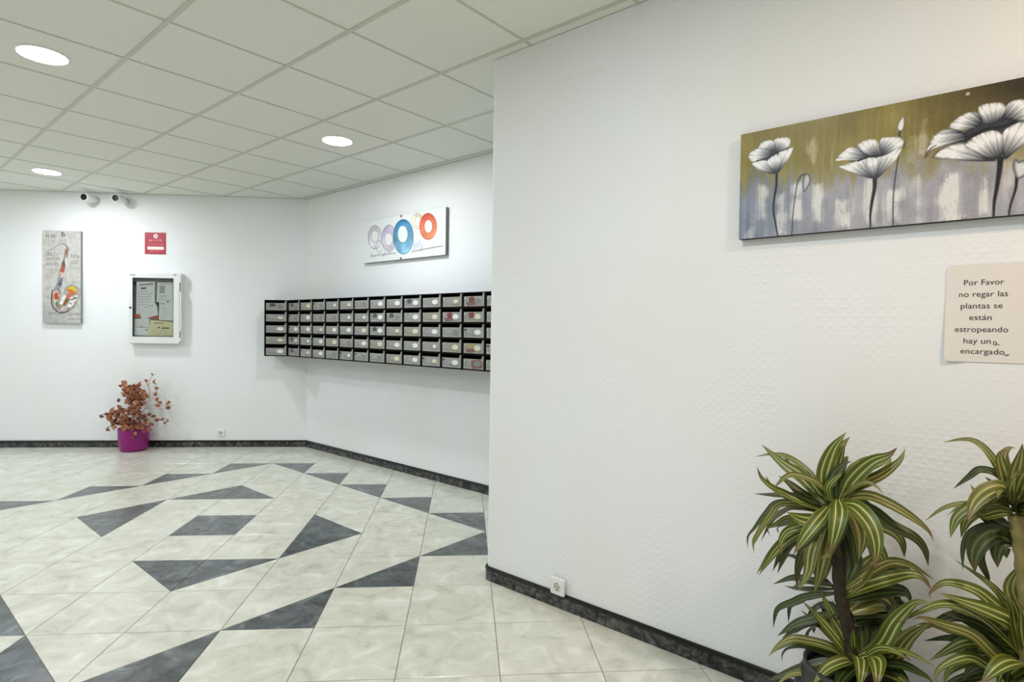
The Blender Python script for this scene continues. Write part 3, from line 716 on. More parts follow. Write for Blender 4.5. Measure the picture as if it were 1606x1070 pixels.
def hand(l, w):
    q = MB(); P = [NP(*p) for p in catmull(l, 4)]
    q.tube([(x, sheet_y(x, z)-0.0008, z) for x, z in P], w, 6); q.build('handwriting', ink, nt)
hand([(630, 765), (610, 770), (612, 792), (628, 795), (634, 770), (638, 790), (665, 792)], 0.0008)
hand([(706, 880), (722, 888), (746, 880)], 0.0014)

# ------------------------------------------------------------------ red notice on the back wall
P0, P1 = on_back(227.2, 398.6), on_back(260.4, 365.3)
rd = thing('red_sign', 'small square red sign with white emblem and lines above the noticeboard', 'sign', (P0[0], D_BACK, P0[2]))
rw_, rh_ = P1[0]-P0[0], P1[2]-P0[2]
MB().bbox(0, rw_, -0.004, -0.0005, 0, rh_, 0.0008).build('plate', noisy('red_print', lin((168, 42, 60)), lin((182, 52, 68)), 12, 0.4), rd)
wp = mat('white_print', lin((244, 226, 222)), 0.5); pk = mat('pink_print', lin((222, 140, 148)), 0.5); dkr = mat('dark_red_print', lin((120, 50, 52)), 0.5)
def rpt(u, v): P = on_back(215+u/21.4, 355+v/21.4, .004); return P[0]-P0[0], P[2]-P0[2]
c = rpt(625, 333); MB().prism_y(ellipse(c[0], c[1], 0.0235, 0.0235, 24), -0.0041, -0.0046).build('emblem', wp, rd)
MB().prism_y([(c[0]-0.010, c[1]+0.006), (c[0]-0.004, c[1]-0.007), (c[0]+0.006, c[1]-0.006), (c[0]+0.012, c[1]+0.004), (c[0]+0.002, c[1]+0.001)], -0.0047, -0.005).build('emblem_mark', dkr, rd)
a, b = rpt(345, 780), rpt(900, 690); MB().prism_y(rrect(a[0], b[0], a[1], b[1], 0.010), -0.0041, -0.0046).build('white_band', wp, rd)
def word_bars(u0, u1, v0, v1, n, material, seed):
    q = MB(); r = random.Random(seed)
    for k in range(n):
        if r.random() < 0.12: continue
        a = rpt(u0+(u1-u0)*k/n, v1-r.random()*4); b = rpt(u0+(u1-u0)*(k+.66)/n, v0+r.random()*6)
        q.box(a[0], b[0], -0.0045, -0.0041, a[1], b[1])
    return q.build('print_line', material, rd)
word_bars(405, 835, 440, 512, 12, pk, 1); word_bars(345, 480, 578, 606, 8, pk, 2); word_bars(505, 770, 585, 610, 14, pk, 3); word_bars(790, 890, 592, 620, 6, pk, 4)
word_bars(490, 860, 628, 648, 20, mat('dull_pink_print', lin((196, 104, 112)), 0.5), 5); word_bars(425, 790, 822, 858, 18, pk, 6)

# ------------------------------------------------------------------ glazed noticeboard
BO = 0.075
bp0, bp1 = on_back(201.5, 539.5, BO), on_back(283.5, 429, BO)
bw_, bh_ = bp1[0]-bp0[0], bp1[2]-bp0[2]
nb = thing('noticeboard', 'white framed glazed noticeboard case with pinned papers on the back wall', 'noticeboard', (bp0[0], D_BACK, bp0[2]))
def bpt(u, v, off=BO): P = on_back(190+u/7.927, 415+v/7.927, off); return P[0]-bp0[0], P[2]-bp0[2]
wl, wb_ = bpt(140, 895); wr, wt_ = bpt(650, 172)
q = MB(); t_ = 0.012
q.box(0, bw_, -0.012, -0.001, 0, bh_); q.box(0, t_, -BO+0.02, -0.012, 0, bh_); q.box(bw_-t_, bw_, -BO+0.02, -0.012, 0, bh_)
q.box(t_, bw_-t_, -BO+0.02, -0.012, 0, t_); q.box(t_, bw_-t_, -BO+0.02, -0.012, bh_-t_, bh_)
q.build('case', M['white_metal'], nb)
MB().box(t_, bw_-t_, -0.040, -0.0125, t_, bh_-t_).build('backing_board', noisy('grey_board', lin((120, 122, 120)), lin((138, 140, 136)), 20, 0.8), nb)
dr = MB()
for (x0, x1, z0, z1) in ((0.002, wl, 0.010, bh_-0.004), (wr, bw_-0.016, 0.010, bh_-0.004), (wl, wr, 0.010, wb_), (wl, wr, wt_, bh_-0.004)):
    dr.box(x0, x1, -BO, -BO+0.018, z0, z1)
door = dr.build('door_frame', M['white_metal'], nb)
g = MB().add([(wl-0.004, -BO+0.01, wb_-0.004), (wr+0.004, -BO+0.01, wb_-0.004), (wr+0.004, -BO+0.01, wt_+0.004), (wl-0.004, -BO+0.01, wt_+0.004)], [(0, 1, 2, 3)])
gm = bpy.data.materials.new('clear_glass'); gm.use_nodes = True; t = NT(gm)
tr = t.n('BsdfTransparent'); tr.inputs[0].default_value = (0.985, 0.995, 0.99, 1); gl = t.n('BsdfGlossy'); gl.inputs['Roughness'].default_value = 0.03
fr = t.n('Fresnel', IOR=1.30); mx = t.n('MixShader'); t.l(fr.outputs[0], mx.inputs[0]); t.l(tr.outputs[0], mx.inputs[1]); t.l(gl.outputs[0], mx.inputs[2])
t.l(mx.outputs[0], gm.node_tree.nodes['Material Output'].inputs[0])
g.build('glass', gm, nb)
gk = MB(); gm2 = mat('dark_gasket', lin((58, 60, 60)), 0.6)
for (x0, x1, z0, z1) in ((wl, wl+0.004, wb_, wt_), (wr-0.003, wr, wb_, wt_), (wl, wr, wb_, wb_+0.003), (wl, wr, wt_-0.005, wt_)): gk.box(x0, x1, -BO-0.001, -BO+0.007, z0, z1)
gk.build('gasket', gm2, door)
lk = bpt(115, 535); MB().prism_y(ellipse(lk[0], lk[1], 0.011, 0.011, 14), -BO, -BO-0.006).build('lock', M['screw'], door)
for (u0, v0, u1, v1) in ((725, 110, 742, 225), (728, 335, 745, 835), (716, 910, 738, 960)):
    a, b = bpt(u0, v1), bpt(u1, v0); MB().box(a[0], b[0], -BO-0.004, -BO+0.03, max(a[1], 0.004), b[1]).build('hinge', M['white_plastic'], nb)
for (u0, u1) in ((108, 178), (655, 690)):
    a, b = bpt(u0, 138), bpt(u1, 118); MB().box(a[0], b[0], -BO-0.001, -BO, a[1], b[1]).build('label_strip', mat('grey_label', lin((176, 180, 178)), 0.5), door)
# papers inside: corner points in crop pixels
def paper(name, label, corners, depth, color, lines, seed, cat='paper'):
    depth += 0.026
    P = [bpt(u, v, depth) for u, v in corners]
    o = thing(name, label, cat, (bp0[0]+P[0][0], D_BACK-depth, bp0[2]+P[0][1]))
    P = [(x-P[0][0], z-P[0][1]) for x, z in P]
    MB().prism_y(P, 0.0008, 0.0).build('sheet', noisy('paper_'+str(seed), lin(color), lin([min(255, c+8) for c in color]), 30, 0.8), o)
    r = random.Random(seed); e1 = np.array(P[1])-np.array(P[0]); e2 = np.array(P[3])-np.array(P[0])
    for k, (tz, x0, x1, hh, dk) in enumerate(lines):
        q = MB(); a = np.array(P[0])+e2*tz
        p = [a+e1*x0, a+e1*x1, a+e1*x1+e2*hh, a+e1*x0+e2*hh]
        q.prism_y([tuple(v) for v in p], -0.0002, -0.0005); q.build('print_line', mat('print_%d_%d' % (seed, k), lin((dk,)*3), 0.7), o)
    return o
def body(n, z0, z1, seed, dk=168):
    r = random.Random(seed); return [(z0+(z1-z0)*k/max(1, n-1), 0.10, r.uniform(0.55, 0.92), 0.014, dk) for k in range(n)]
paper('pinned_letter', 'large white letter at the upper left inside the noticeboard', [(185, 660), (415, 640), (422, 212), (192, 214)], 0.018, (236, 241, 241), [(0.88, 0.15, 0.9, 0.045, 166), (0.78, 0.24, 0.52, 0.045, 84)]+body(9, 0.12, 0.7, 1, 182), 11)
paper('pinned_letter', 'white letter at the upper right inside the noticeboard', [(440, 470), (643, 470), (643, 225), (450, 222)], 0.018, (236, 241, 241), [(0.9, 0.2, 0.9, 0.03, 176), (0.45, 0.15, 0.48, 0.38, 188), (0.3, 0.2, 0.6, 0.03, 164)]+body(3, 0.08, 0.2, 2, 186), 12)
paper('pinned_note', 'tilted white note in the middle of the noticeboard', [(255, 682), (462, 628), (440, 480), (222, 520)], 0.021, (236, 241, 241), [(0.8, 0.3, 0.85, 0.04, 160)]+body(4, 0.2, 0.65, 3, 186), 13)
paper('pinned_letter', 'white letter at the right middle inside the noticeboard', [(468, 690), (646, 700), (646, 462), (476, 460)], 0.020, (236, 241, 241), [(0.86, 0.05, 0.4, 0.05, 176)]+body(6, 0.12, 0.7, 4, 184), 14)
paper('orange_card', 'small orange brown card at the left edge inside the noticeboard', [(160, 664), (240, 664), (236, 618), (160, 618)], 0.0195, (190, 104, 70), [], 15, 'card')
paper('orange_card', 'orange brown card poking out below the tilted note in the noticeboard', [(350, 660), (458, 690), (462, 630), (400, 645)], 0.0185, (196, 100, 78), [], 16, 'card')
paper('pinned_letter', 'white letter at the lower left inside the noticeboard', [(165, 880), (345, 888), (352, 670), (170, 676)], 0.018, (236, 241, 241), [(0.5, 0.05, 0.95, 0.035, 172), (0.5, 0.35, 0.55, 0.05, 120), (0.34, 0.75, 0.92, 0.06, 90)]+body(3, 0.6, 0.85, 5, 184), 17)
paper('cream_envelope', 'cream coloured sheet at the lower right inside the noticeboard', [(335, 890), (646, 893), (646, 715), (362, 690)], 0.022, (236, 233, 190), [(0.78, 0.15, 0.55, 0.06, 156), (0.5, 0.35, 0.42, 0.09, 96), (0.46, 0.5, 0.8, 0.09, 122)]+body(4, 0.08, 0.36, 6, 186), 18)
for i, (u, v) in enumerate(((448, 488), (172, 235), (582, 465))):
    c = bpt(u, v, 0.050)
    q = MB().prism_y(ellipse(c[0], c[1], 0.010 if i < 2 else 0.007, 0.020 if i < 2 else 0.008, 10), -0.0490, -0.0545)
    q.build('pin', M['screw'], nb)

# ------------------------------------------------------------------ mailboxes
MD = 0.30; CW = 0.2425; MZ0, MZ1 = 1.040, 1.645; RHT = (MZ1-MZ0)/5
def greys(n):
    return noisy(n, lin((142, 142, 138)), lin((162, 162, 157)), 14, 0.34, metal=0.25, bump=0.02)
M['mail_door'] = greys('grey_mailbox_door')
M['mail_door_olive'] = noisy('olive_grey_mailbox_door', lin((142, 141, 130)), lin((158, 156, 145)), 14, 0.34, metal=0.2)
M['mail_tab'] = mat('mailbox_tab', lin((150, 150, 146)), 0.35, 0.25)
M['card_white'] = mat('white_name_card', lin((226, 228, 224)), 0.6); M['card_cream'] = mat('cream_name_card', lin((212, 210, 184)), 0.6)
M['card_none'] = mat('empty_name_window', lin((126, 128, 126)), 0.3); M['lock'] = mat('mailbox_lock', lin((206, 206, 204)), 0.25, 0.7)
M['dark_lock'] = mat('dark_mailbox_lock', lin((44, 44, 44)), 0.3, 0.6); M['groove'] = mat('mailbox_groove', lin((98, 98, 94)), 0.5)
M['sticker_red'] = mat('red_sticker', lin((118, 56, 60)), 0.5); M['sticker_yellow'] = mat('yellow_sticker', lin((170, 150, 80)), 0.5); M['sticker_brown'] = mat('brown_sticker', lin((122, 84, 82)), 0.5); M['sticker_dark'] = mat('dark_sticker', lin((72, 76, 74)), 0.5)
dx0, dx1, dz0, dz1, tz1, tx0 = 0.017, CW-0.012, 0.011, 0.089, 0.115, CW-0.031
dpoly = [(dx0, dz0), (dx1, dz0), (dx1, tz1), (tx0+0.006, tz1), (tx0, dz1+0.006), (tx0-0.006, dz1), (dx0, dz1)]
me_door = MB().prism_y(dpoly, 0.004, -0.001).mesh('door', M['mail_door'])
me_door2 = MB().prism_y(dpoly, 0.004, -0.001).mesh('door', M['mail_door_olive'])
oc = (0.165, 0.053)
def plate_me(mm, rx, rz): return MB().prism_y(ellipse(oc[0], oc[1], rx, rz, 20), -0.001, -0.0022).mesh('name_card', mm)
plates = [plate_me(M['card_white'], 0.036, 0.021), plate_me(M['card_cream'], 0.036, 0.021), plate_me(M['card_none'], 0.036, 0.020), plate_me(M['card_white'], 0.022, 0.014), plate_me(M['card_cream'], 0.030, 0.016)]
rm = MB(); n = 20; e0, e1_ = ellipse(oc[0], oc[1], 0.039, 0.0235, n), ellipse(oc[0], oc[1], 0.035, 0.020, n)
for k in range(n):
    a, b = e0[k], e0[(k+1) % n]; c, d = e1_[(k+1) % n], e1_[k]
    rm.add([(a[0], -0.001, a[1]), (b[0], -0.001, b[1]), (c[0], -0.0026, c[1]), (d[0], -0.0026, d[1])], [(0, 1, 2, 3)])
me_rim = rm.mesh('card_rim', M['mail_tab'])
me_lock = MB().prism_y(ellipse(0.034, 0.072, 0.0075, 0.0075, 12), -0.001, -0.006).mesh('lock', M['lock'])
me_lock2 = MB().prism_y(ellipse(0.034, 0.072, 0.008, 0.008, 12), -0.001, -0.005).mesh('lock', M['dark_lock'])
gv = MB(); pts = [(0.03, 0.036), (0.09, 0.034), (0.15, 0.027), (0.205, 0.024)]
for a, b in zip(pts[:-1], pts[1:]): gv.add([(a[0], -0.0013, a[1]-.0016), (b[0], -0.0013, b[1]-.0016), (b[0], -0.0013, b[1]+.0016), (a[0], -0.0013, a[1]+.0016)], [(0, 1, 2, 3)])
gv.box(0.03, 0.045, -0.0014, -0.001, 0.046, 0.049)
me_groove = gv.mesh('grip_groove', M['groove'])
def sticker_me(mm, x0, x1, z0, z1): return MB().prism_y([(x0+.012, z0), (x1-.006, z0+.006), (x1, (z0+z1)/2), (x1-.022, z1), (x0+.008, z1-.006), (x0, (z0+z1)/2+.004)], -0.001, -0.0017).mesh('sticker', mm)
stk = {'r': sticker_me(M['sticker_red'], 0.065, 0.135, 0.040, 0.088), 'y': sticker_me(M['sticker_yellow'], 0.05, 0.13, 0.058, 0.085), 'b': sticker_me(M['sticker_brown'], 0.04, 0.14, 0.014, 0.05),
       'B': sticker_me(M['sticker_brown'], 0.10, 0.225, 0.014, 0.086), 'd': sticker_me(M['sticker_dark'], 0.05, 0.12, 0.045, 0.088)}
def bank(name, label, loc, rz, ncol, plan, x_cut=None, end_cut=0):
    t = thing(name, label, 'mailboxes', loc, rz, 'mailbox banks')
    W = ncol*CW; q = MB(); b = 0.007
    q.box(0, W, MD-0.008, MD-0.001, 0, RHT*5)                   # back sheet
    for r in range(6): q.box(0, W, 0, MD-0.008, max(0, r*RHT-b/2), min(RHT*5, r*RHT+b/2) if 0 < r < 5 else (r*RHT+b if r == 0 else RHT*5))
    if True:
        q.box(0, W, 0, MD-0.008, RHT*5-b, RHT*5)
    for c in range(ncol+1):
        x = c*CW; q.box(max(0, x-b), min(W, x+b), 0, MD-0.008, 0, RHT*5)
    q.build('casing', M['black'], t)
    for c in range(ncol):
        for r in range(5):
            code = plan(c, r)
            d = link('door', me_door2 if 'o' in code else me_door, t, (c*CW, 0.002, (4-r)*RHT))
            p = {'w': 0, 'c': 1, 'n': 2, 's': 3, 'p': 4}[code[0]]
            link('name_card', plates[p], d); link('card_rim', me_rim, d)
            link('lock', me_lock2 if 'k' in code else me_lock, d); link('grip_groove', me_groove, d)
            for k in 'rybBd':
                if k in code[1:]: link('sticker', stk[k], d)
    return t
# first letter: w white, c cream, p partly filled, s small, n empty card; o olive door; k dark lock; r y b B d stickers
PLAN = {  # by row, twelve columns in view, then hidden ones
    0: ['nd', 'co', 'nk', 's', 'p', 'n', 'w', 'w', 'wd', 'w', 'po', 'nrb', 'n'],
    1: ['nk', 'w', 'no', 'n', 's', 'p', 'wd', 'nd', 'w', 'co', 'wrb', 'cro', 'n'],
    2: ['wk', 'w', 'p', 'w', 'w', 'c', 'wd', 'po', 'co', 'w', 'n', 'wk', 'n'],
    3: ['pd', 's', 'w', 'co', 'n', 'w', 'co', 'w', 'w', 's', 'co', 'cybo', 'nk'],
    4: ['nd', 'pk', 'w', 'n', 'sk', 'nk', 'n', 'co', 'w', 'pk', 'wk', 'nB', 'no']}
b2S = S_of(on_mail(451.5, 500, MD))
bank('mailbox_bank', 'long bank of grey mailboxes in black casing on the angled wall', at45(b2S, D_MAIL, MZ0, MD), R45, 13, lambda c, r: PLAN[r][c])
bx1 = on_back(451, 500, MD)[0]
PL1 = ['nd', 'p', 'w', 'p', 'w']
bank('mailbox_bank', 'narrow single column of mailboxes at the corner facing the hall', (bx1-CW, D_BACK-MD, MZ0), 0, 1, lambda c, r: PL1[r])

# ------------------------------------------------------------------ sockets
def socket(name, label, loc, rz, sz, back):
    t = thing(name, label, 'socket', loc, rz)
    q = MB().rings([[(x, back, z) for x, z in rrect(-sz/2, sz/2, -sz/2, sz/2, 0.008)], [(x, back-0.008, z) for x, z in rrect(-sz/2, sz/2, -sz/2, sz/2, 0.008)],
                    [(x, back-0.011, z) for x, z in rrect(-sz/2+.004, sz/2-.004, -sz/2+.004, sz/2-.004, 0.007)]])
    q.build('plate', M['white_plastic'], t)
    e = [ellipse(0, 0, r, r, 24) for r in (0.0235, 0.0215, 0.0195, 0.0195)]
    ys = (back-0.011, back-0.0135, back-0.0135, back-0.0112)
    MB().rings([[(x, yy, z) for x, z in l] for l, yy in zip(e, ys)], False, False).build('socket_rim', M['white_plastic'], t)
    MB().prism_y(ellipse(0, 0, 0.0195, 0.0195, 24), back-0.0105, back-0.0113).build('socket_well', mat('socket_well', lin((196, 196, 192)), 0.5), t)
    for k in (-1, 1):
        MB().prism_y(ellipse(k*0.0095, 0, 0.0028, 0.0028, 10), back-0.0113, back-0.0118).build('contact_hole', M['black'], t)
        MB().box(-0.004, 0.004, back-0.0125, back-0.0113, k*0.0165-0.0025, k*0.0165+0.0025).build('earth_clip', M['screw'], t)
    return t
P = on_right(874.5, 920, 0.02)
socket('wall_socket', 'square white power socket just above the baseboard on the right wall', at45(S_of(P), D_RIGHT, P[2]), R45, 0.083, -0.0145)
P = on_back(347, 679)
socket('wall_socket', 'tiny white power socket on the back wall right of the pink pot', (P[0], D_BACK, P[2]), 0, 0.08, -0.0005)

# ------------------------------------------------------------------ security cameras
def seccam(label, front, backp):
    F_, B_ = np.array(front), np.array(backp); ax = Vector(F_-B_).normalized()
    t = thing('security_camera', label, 'security camera', tuple(B_), 0, 'security cameras under the ceiling')
    F_ = F_-B_
    mnt = [(0, 0, 0), tuple(0.5*np.array([0, D_BACK-B_[1], 0.0])), (0, D_BACK-B_[1]-0.004, 0)]
    MB().tube(mnt, [0.022, 0.022, 0.036], 16).build('mount', M['white_plastic'], t, True)
    ln = np.linalg.norm(F_); u = F_/ln
    MB().tube([tuple(u*s) for s in (-0.035, -0.025, 0.0, ln*0.9, ln, ln)], [0.012, 0.034, 0.043, 0.045, 0.043, 0.036], 20).build('body', M['white_plastic'], t, True)
    MB().tube([tuple(u*(ln-0.002)), tuple(u*(ln+0.004))], 0.033, 20).build('lens', mat('camera_lens', lin((14, 14, 13)), 0.15), t)
    return t
seccam('left of two small white security cameras under the ceiling', on_back(131.5, 309, 0.19), on_back(144, 312, 0.08))
seccam('right of two small white security cameras under the ceiling', on_back(181, 310.5, 0.19), on_back(191, 313.5, 0.08))

# ------------------------------------------------------------------ dried plant in the magenta pot
pc = on_back(210, 690, 0.165); PXc, PYc = pc[0], D_BACK-0.165
dp = thing('dried_plant', 'copper leaved plant in a squat magenta pot on the floor by the back wall', 'potted plant', (PXc, PYc, 0))
mag = noisy('magenta_glaze', lin((134, 2, 108)), lin((146, 6, 118)), 8, 0.3)
MB().lathe([(0.10, 0.0), (0.122, 0.004), (0.134, 0.03), (0.146, 0.12), (0.149, 0.20), (0.150, 0.238), (0.147, 0.244), (0.140, 0.240), (0.136, 0.205)], 40, cap1=False).build('pot', mag, dp, True)
MB().lathe([(0.137, 0.200), (0.137, 0.206)], 32).build('soil', noisy('soil', lin((46, 34, 26)), lin((70, 52, 40)), 60, 0.95), dp)
copper = noisy('copper_leaf', lin((126, 68, 40)), lin((178, 116, 78)), 6, 0.55)
copper2 = noisy('russet_leaf', lin((108, 50, 38)), lin((146, 78, 60)), 6, 0.55)
def leaf_round(material, wf):
    q = MB(); n = 6; L = 0.052
    for k in range(n+1):
        t_ = k/n; wd = wf*math.sin(math.pi*min(1, 0.06+0.94*t_))**0.8 if 0 < k < n else 0.0008
        z = 0.010*math.sin(t_*math.pi)-0.010*t_*t_
        q.v += [(-wd, t_*L, z+wd*0.35), (0, t_*L, z), (wd, t_*L, z+wd*0.35)]
    for k in range(n):
        for s in range(2): q.f.append((k*3+s, k*3+s+1, k*3+s+4, k*3+s+3))
    return q.mesh('leaf', material, True)
lm = [leaf_round(copper, 0.020), leaf_round(copper2, 0.017), leaf_round(copper, 0.013)]
def dpt(u, v, off): return np.array(on_back(130+u/6.692, 570+v/6.692, off))-np.array([PXc, PYc, 0])
twig = mat('grey_twig', lin((186, 178, 170)), 0.7); twig2 = mat('brown_twig', lin((104, 72, 50)), 0.7)
for l, offs, w_, mm in (([(560, 668), (560, 520), (500, 380), (430, 230)], (.165, .17, .18, .19), .004, twig2), ([(575, 668), (590, 450), (590, 260)], (.165, .15, .14), .004, twig2),
                    ([(530, 668), (420, 560), (300, 520), (170, 550)], (.165, .2, .22, .22), .004, twig2), ([(530, 670), (400, 610), (250, 680)], (.165, .22, .25), .004, twig2),
                    ([(590, 660), (615, 540), (650, 480), (690, 410), (700, 300), (680, 225), (655, 165)], (.165, .16, .15, .14, .13, .12, .12), .0055, twig), ([(690, 240), (715, 150), (755, 110)], (.12, .12, .12), .003, twig),
                    ([(650, 480), (720, 440), (850, 440), (960, 440)], (.15, .13, .12, .12), .0045, twig), ([(660, 470), (740, 480), (860, 480), (905, 478)], (.15, .15, .14, .14), .003, twig), ([(605, 600), (720, 575), (830, 585), (940, 605)], (.165, .2, .21, .22), .0035, twig),
                    ([(700, 400), (740, 360), (770, 300), (765, 200)], (.14, .15, .15, .15), .003, twig)):
    P = [dpt(u, v, o_) for (u, v), o_ in zip(l, offs)]
    MB().tube(catmull(P, 4), w_, 6).build('branch', mm, dp, True)
def dleaf(u, v, off, k, sc=1.0, ang=None):
    o = link('leaf', lm[k], dp, tuple(dpt(u, v, off)))
    a = rnd.uniform(-math.pi, math.pi) if ang is None else ang
    o.rotation_euler = (math.pi/2+rnd.uniform(-0.9, 0.9), a, rnd.uniform(-0.7, 0.7)); o.scale = (sc,)*3
for u, v, a in ((660, 200, .25), (740, 125, -.7), (755, 175, 2.9), (760, 215, 0.1), (768, 285, 0.2), (765, 345, 0.1), (780, 400, 0.4), (765, 432, 2.0), (880, 425, 1.4), (925, 412, -1.5), (925, 466, -1.5), (835, 415, -1.4),
                (720, 532, -1.7), (770, 548, -1.9), (810, 580, -2), (860, 580, -1.8), (880, 615, -2.4), (910, 600, -1.6), (370, 410, 0.2), (360, 440, 2), (175, 552, 1.8), (225, 535, 1.5), (240, 560, 1.9), (275, 505, 1.5), (255, 680, 2.2), (300, 655, 1.9), (420, 240, .6), (410, 215, .3), (460, 220, -.3), (540, 245, .2), (600, 245, .1), (630, 300, -.9), (550, 720, 3), (530, 755, 3.1), (635, 700, 2.8), (690, 660, -1.9)):
    dleaf(u, v, rnd.uniform(.12, .2) if v < 660 else 0.33, rnd.choice((0, 0, 1)), rnd.uniform(0.85, 1.15), a)
mass = [(400, 215), (470, 225), (480, 290), (540, 245), (600, 245), (650, 300), (660, 410), (600, 470), (625, 560), (690, 650), (540, 680), (400, 660), (330, 650), (250, 560), (310, 495), (420, 490), (480, 440), (440, 360), (395, 265)]
def inpoly(u, v, P):
    r = False
    for i in range(len(P)):
        (x0, y0), (x1, y1) = P[i], P[i-1]
        if (y0 > v) != (y1 > v) and u < (x1-x0)*(v-y0)/(y1-y0)+x0: r = not r
    return r
for k in range(34):
    dleaf(rnd.uniform(395, 690), rnd.uniform(630, 690), rnd.uniform(0.26, 0.325), rnd.choice((0, 1, 2)), rnd.uniform(0.8, 1.2), rnd.uniform(1.6, 4.6))
cnt = 0
while cnt < 240:
    u, v = rnd.uniform(250, 690), rnd.uniform(215, 680)
    if inpoly(u, v, mass): dleaf(u, v, rnd.uniform(0.09, 0.27), rnd.choice((0, 0, 1, 2)), rnd.uniform(0.8, 1.25)); cnt += 1

# ------------------------------------------------------------------ dracaenas by the right wall
def leaf_mat(name, dark, mid, cream, tipc):
    m = mat(name, mid, 0.42, 0, 0.4); t = NT(m); uv = t.n('UVMap'); sp_ = t.n('SeparateXYZ'); t.l(uv.outputs[0], sp_.inputs[0])
    oi = t.n('ObjectInfo'); jit = t.math('MULTIPLY', t.math('SUBTRACT', oi.outputs['Random'], 0.5), 0.10)
    u = t.math('ADD', sp_.outputs[0], jit)
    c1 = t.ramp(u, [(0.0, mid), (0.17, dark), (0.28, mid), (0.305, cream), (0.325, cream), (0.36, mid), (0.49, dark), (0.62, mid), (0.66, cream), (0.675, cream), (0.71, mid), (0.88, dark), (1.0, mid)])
    nz = t.n('TexNoise', Scale=1.0, Detail=3.0); cm = t.n('CombineXYZ'); t.l(t.math('MULTIPLY', sp_.outputs[0], 40.0), cm.inputs[0]); t.l(t.math('MULTIPLY', sp_.outputs[1], 3.0), cm.inputs[1]); t.l(oi.outputs['Random'], cm.inputs[2])
    t.l(cm.outputs[0], nz.inputs['Vector'])
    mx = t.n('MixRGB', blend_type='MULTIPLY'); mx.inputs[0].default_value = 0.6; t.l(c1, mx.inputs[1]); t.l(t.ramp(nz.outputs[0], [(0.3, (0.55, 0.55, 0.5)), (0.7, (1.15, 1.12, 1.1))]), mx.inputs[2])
    m2 = t.n('MixRGB'); t.l(t.math('MULTIPLY', t.math('GREATER_THAN', oi.outputs['Random'], 0.55), t.ramp(sp_.outputs[1], [(0.80, (0,)*3), (0.95, (0.8,)*3)])), m2.inputs[0]); t.l(mx.outputs[0], m2.inputs[1]); m2.inputs[2].default_value = (*tipc, 1)
    t.l(m2.outputs[0], t.b.inputs['Base Color']); return m
LG = leaf_mat('striped_leaf', lin((66, 80, 22)), lin((112, 124, 44)), lin((214, 212, 150)), lin((112, 78, 58)))
LO = leaf_mat('olive_striped_leaf', lin((78, 84, 32)), lin((122, 124, 58)), lin((196, 190, 130)), lin((118, 88, 66)))
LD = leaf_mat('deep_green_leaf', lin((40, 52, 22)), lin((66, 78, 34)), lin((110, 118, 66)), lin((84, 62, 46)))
VIEW = -FW
def strap_leaf(parent, origin, pts3, wmax, material, roll=0.0, fold=0.30):
    P = catmull(pts3, 5); n = len(P); q = MB(); uvs = []
    acc = [0.0]
    for a, b in zip(P[:-1], P[1:]): acc.append(acc[-1]+np.linalg.norm(b-a))
    for i, p in enumerate(P):
        t_ = acc[i]/acc[-1]; T = P[min(i+1, n-1)]-P[max(i-1, 0)]; T = T/np.linalg.norm(T)
        tocam = np.array([0, 0, H])-p; tocam = tocam/np.linalg.norm(tocam)
        N = tocam*0.75+np.array([0, 0, 0.55]); N = N-T*(N@T); N = N/max(1e-6, np.linalg.norm(N))
        s = np.cross(T, N); s = s*math.cos(roll)+N*math.sin(roll); N = np.cross(s, T)
        w_ = wmax*0.5*min(1.0, 0.42+2.2*t_)*max(0.03, (1-max(0, (t_-0.45)/0.55)**1.7))
        for k in range(5):
            uu = (k-2)/2.0; q.v.append(tuple(p+s*w_*uu+N*(abs(uu)*w_*fold)-np.array(origin))); uvs.append(((uu+1)/2, t_))
    for i in range(n-1):
        for k in range(4): q.f.append((i*5+k, i*5+k+1, i*5+k+6, i*5+k+5))
    me = q.mesh('leaf', material, True); ul = me.uv_layers.new(name='UVMap')
    for lp in me.loops: ul.data[lp.index].uv = uvs[lp.vertex_index]
    return link('leaf', me, parent)
def crop(s, x0, y0): return lambda l: [(x0+u/s, y0+v/s) for u, v in l]
C3, C4, C5, C6, C7 = crop(2.61, 1150, 660), crop(5.35, 1180, 670), crop(5.095, 1180, 860), crop(5.35, 1400, 670), crop(5.097, 1400, 860)
def pot_profile(): return [(0.105, 0.0), (0.118, 0.005), (0.15, 0.10), (0.162, 0.20), (0.150, 0.30), (0.128, 0.345), (0.130, 0.36), (0.122, 0.362), (0.118, 0.345), (0.116, 0.325)]
potm = noisy('dark_pot', lin((30, 31, 32)), lin((44, 45, 45)), 20, 0.45)
soil2 = noisy('potting_soil', lin((34, 27, 20)), lin((58, 46, 36)), 80, 0.95)
bark = noisy('cane_bark', lin((34, 30, 22)), lin((58, 50, 36)), 40, 0.85, bump=0.4)
barkp = noisy('pale_cane_bark', lin((120, 112, 66)), lin((150, 138, 88)), 30, 0.8, bump=0.3)
def lp(px, offs):
    n = len(px)
    if len(offs) == 2: offs = [offs[0]+(offs[1]-offs[0])*k/(n-1) for k in range(n)]
    return [np.array(on_right(x, y, max(0.035, o_))) for (x, y), o_ in zip(px, offs)]
def pxm(off): return 0.00185-0.0011*off*0.9                # metres per photo pixel at that distance from the wall (about)

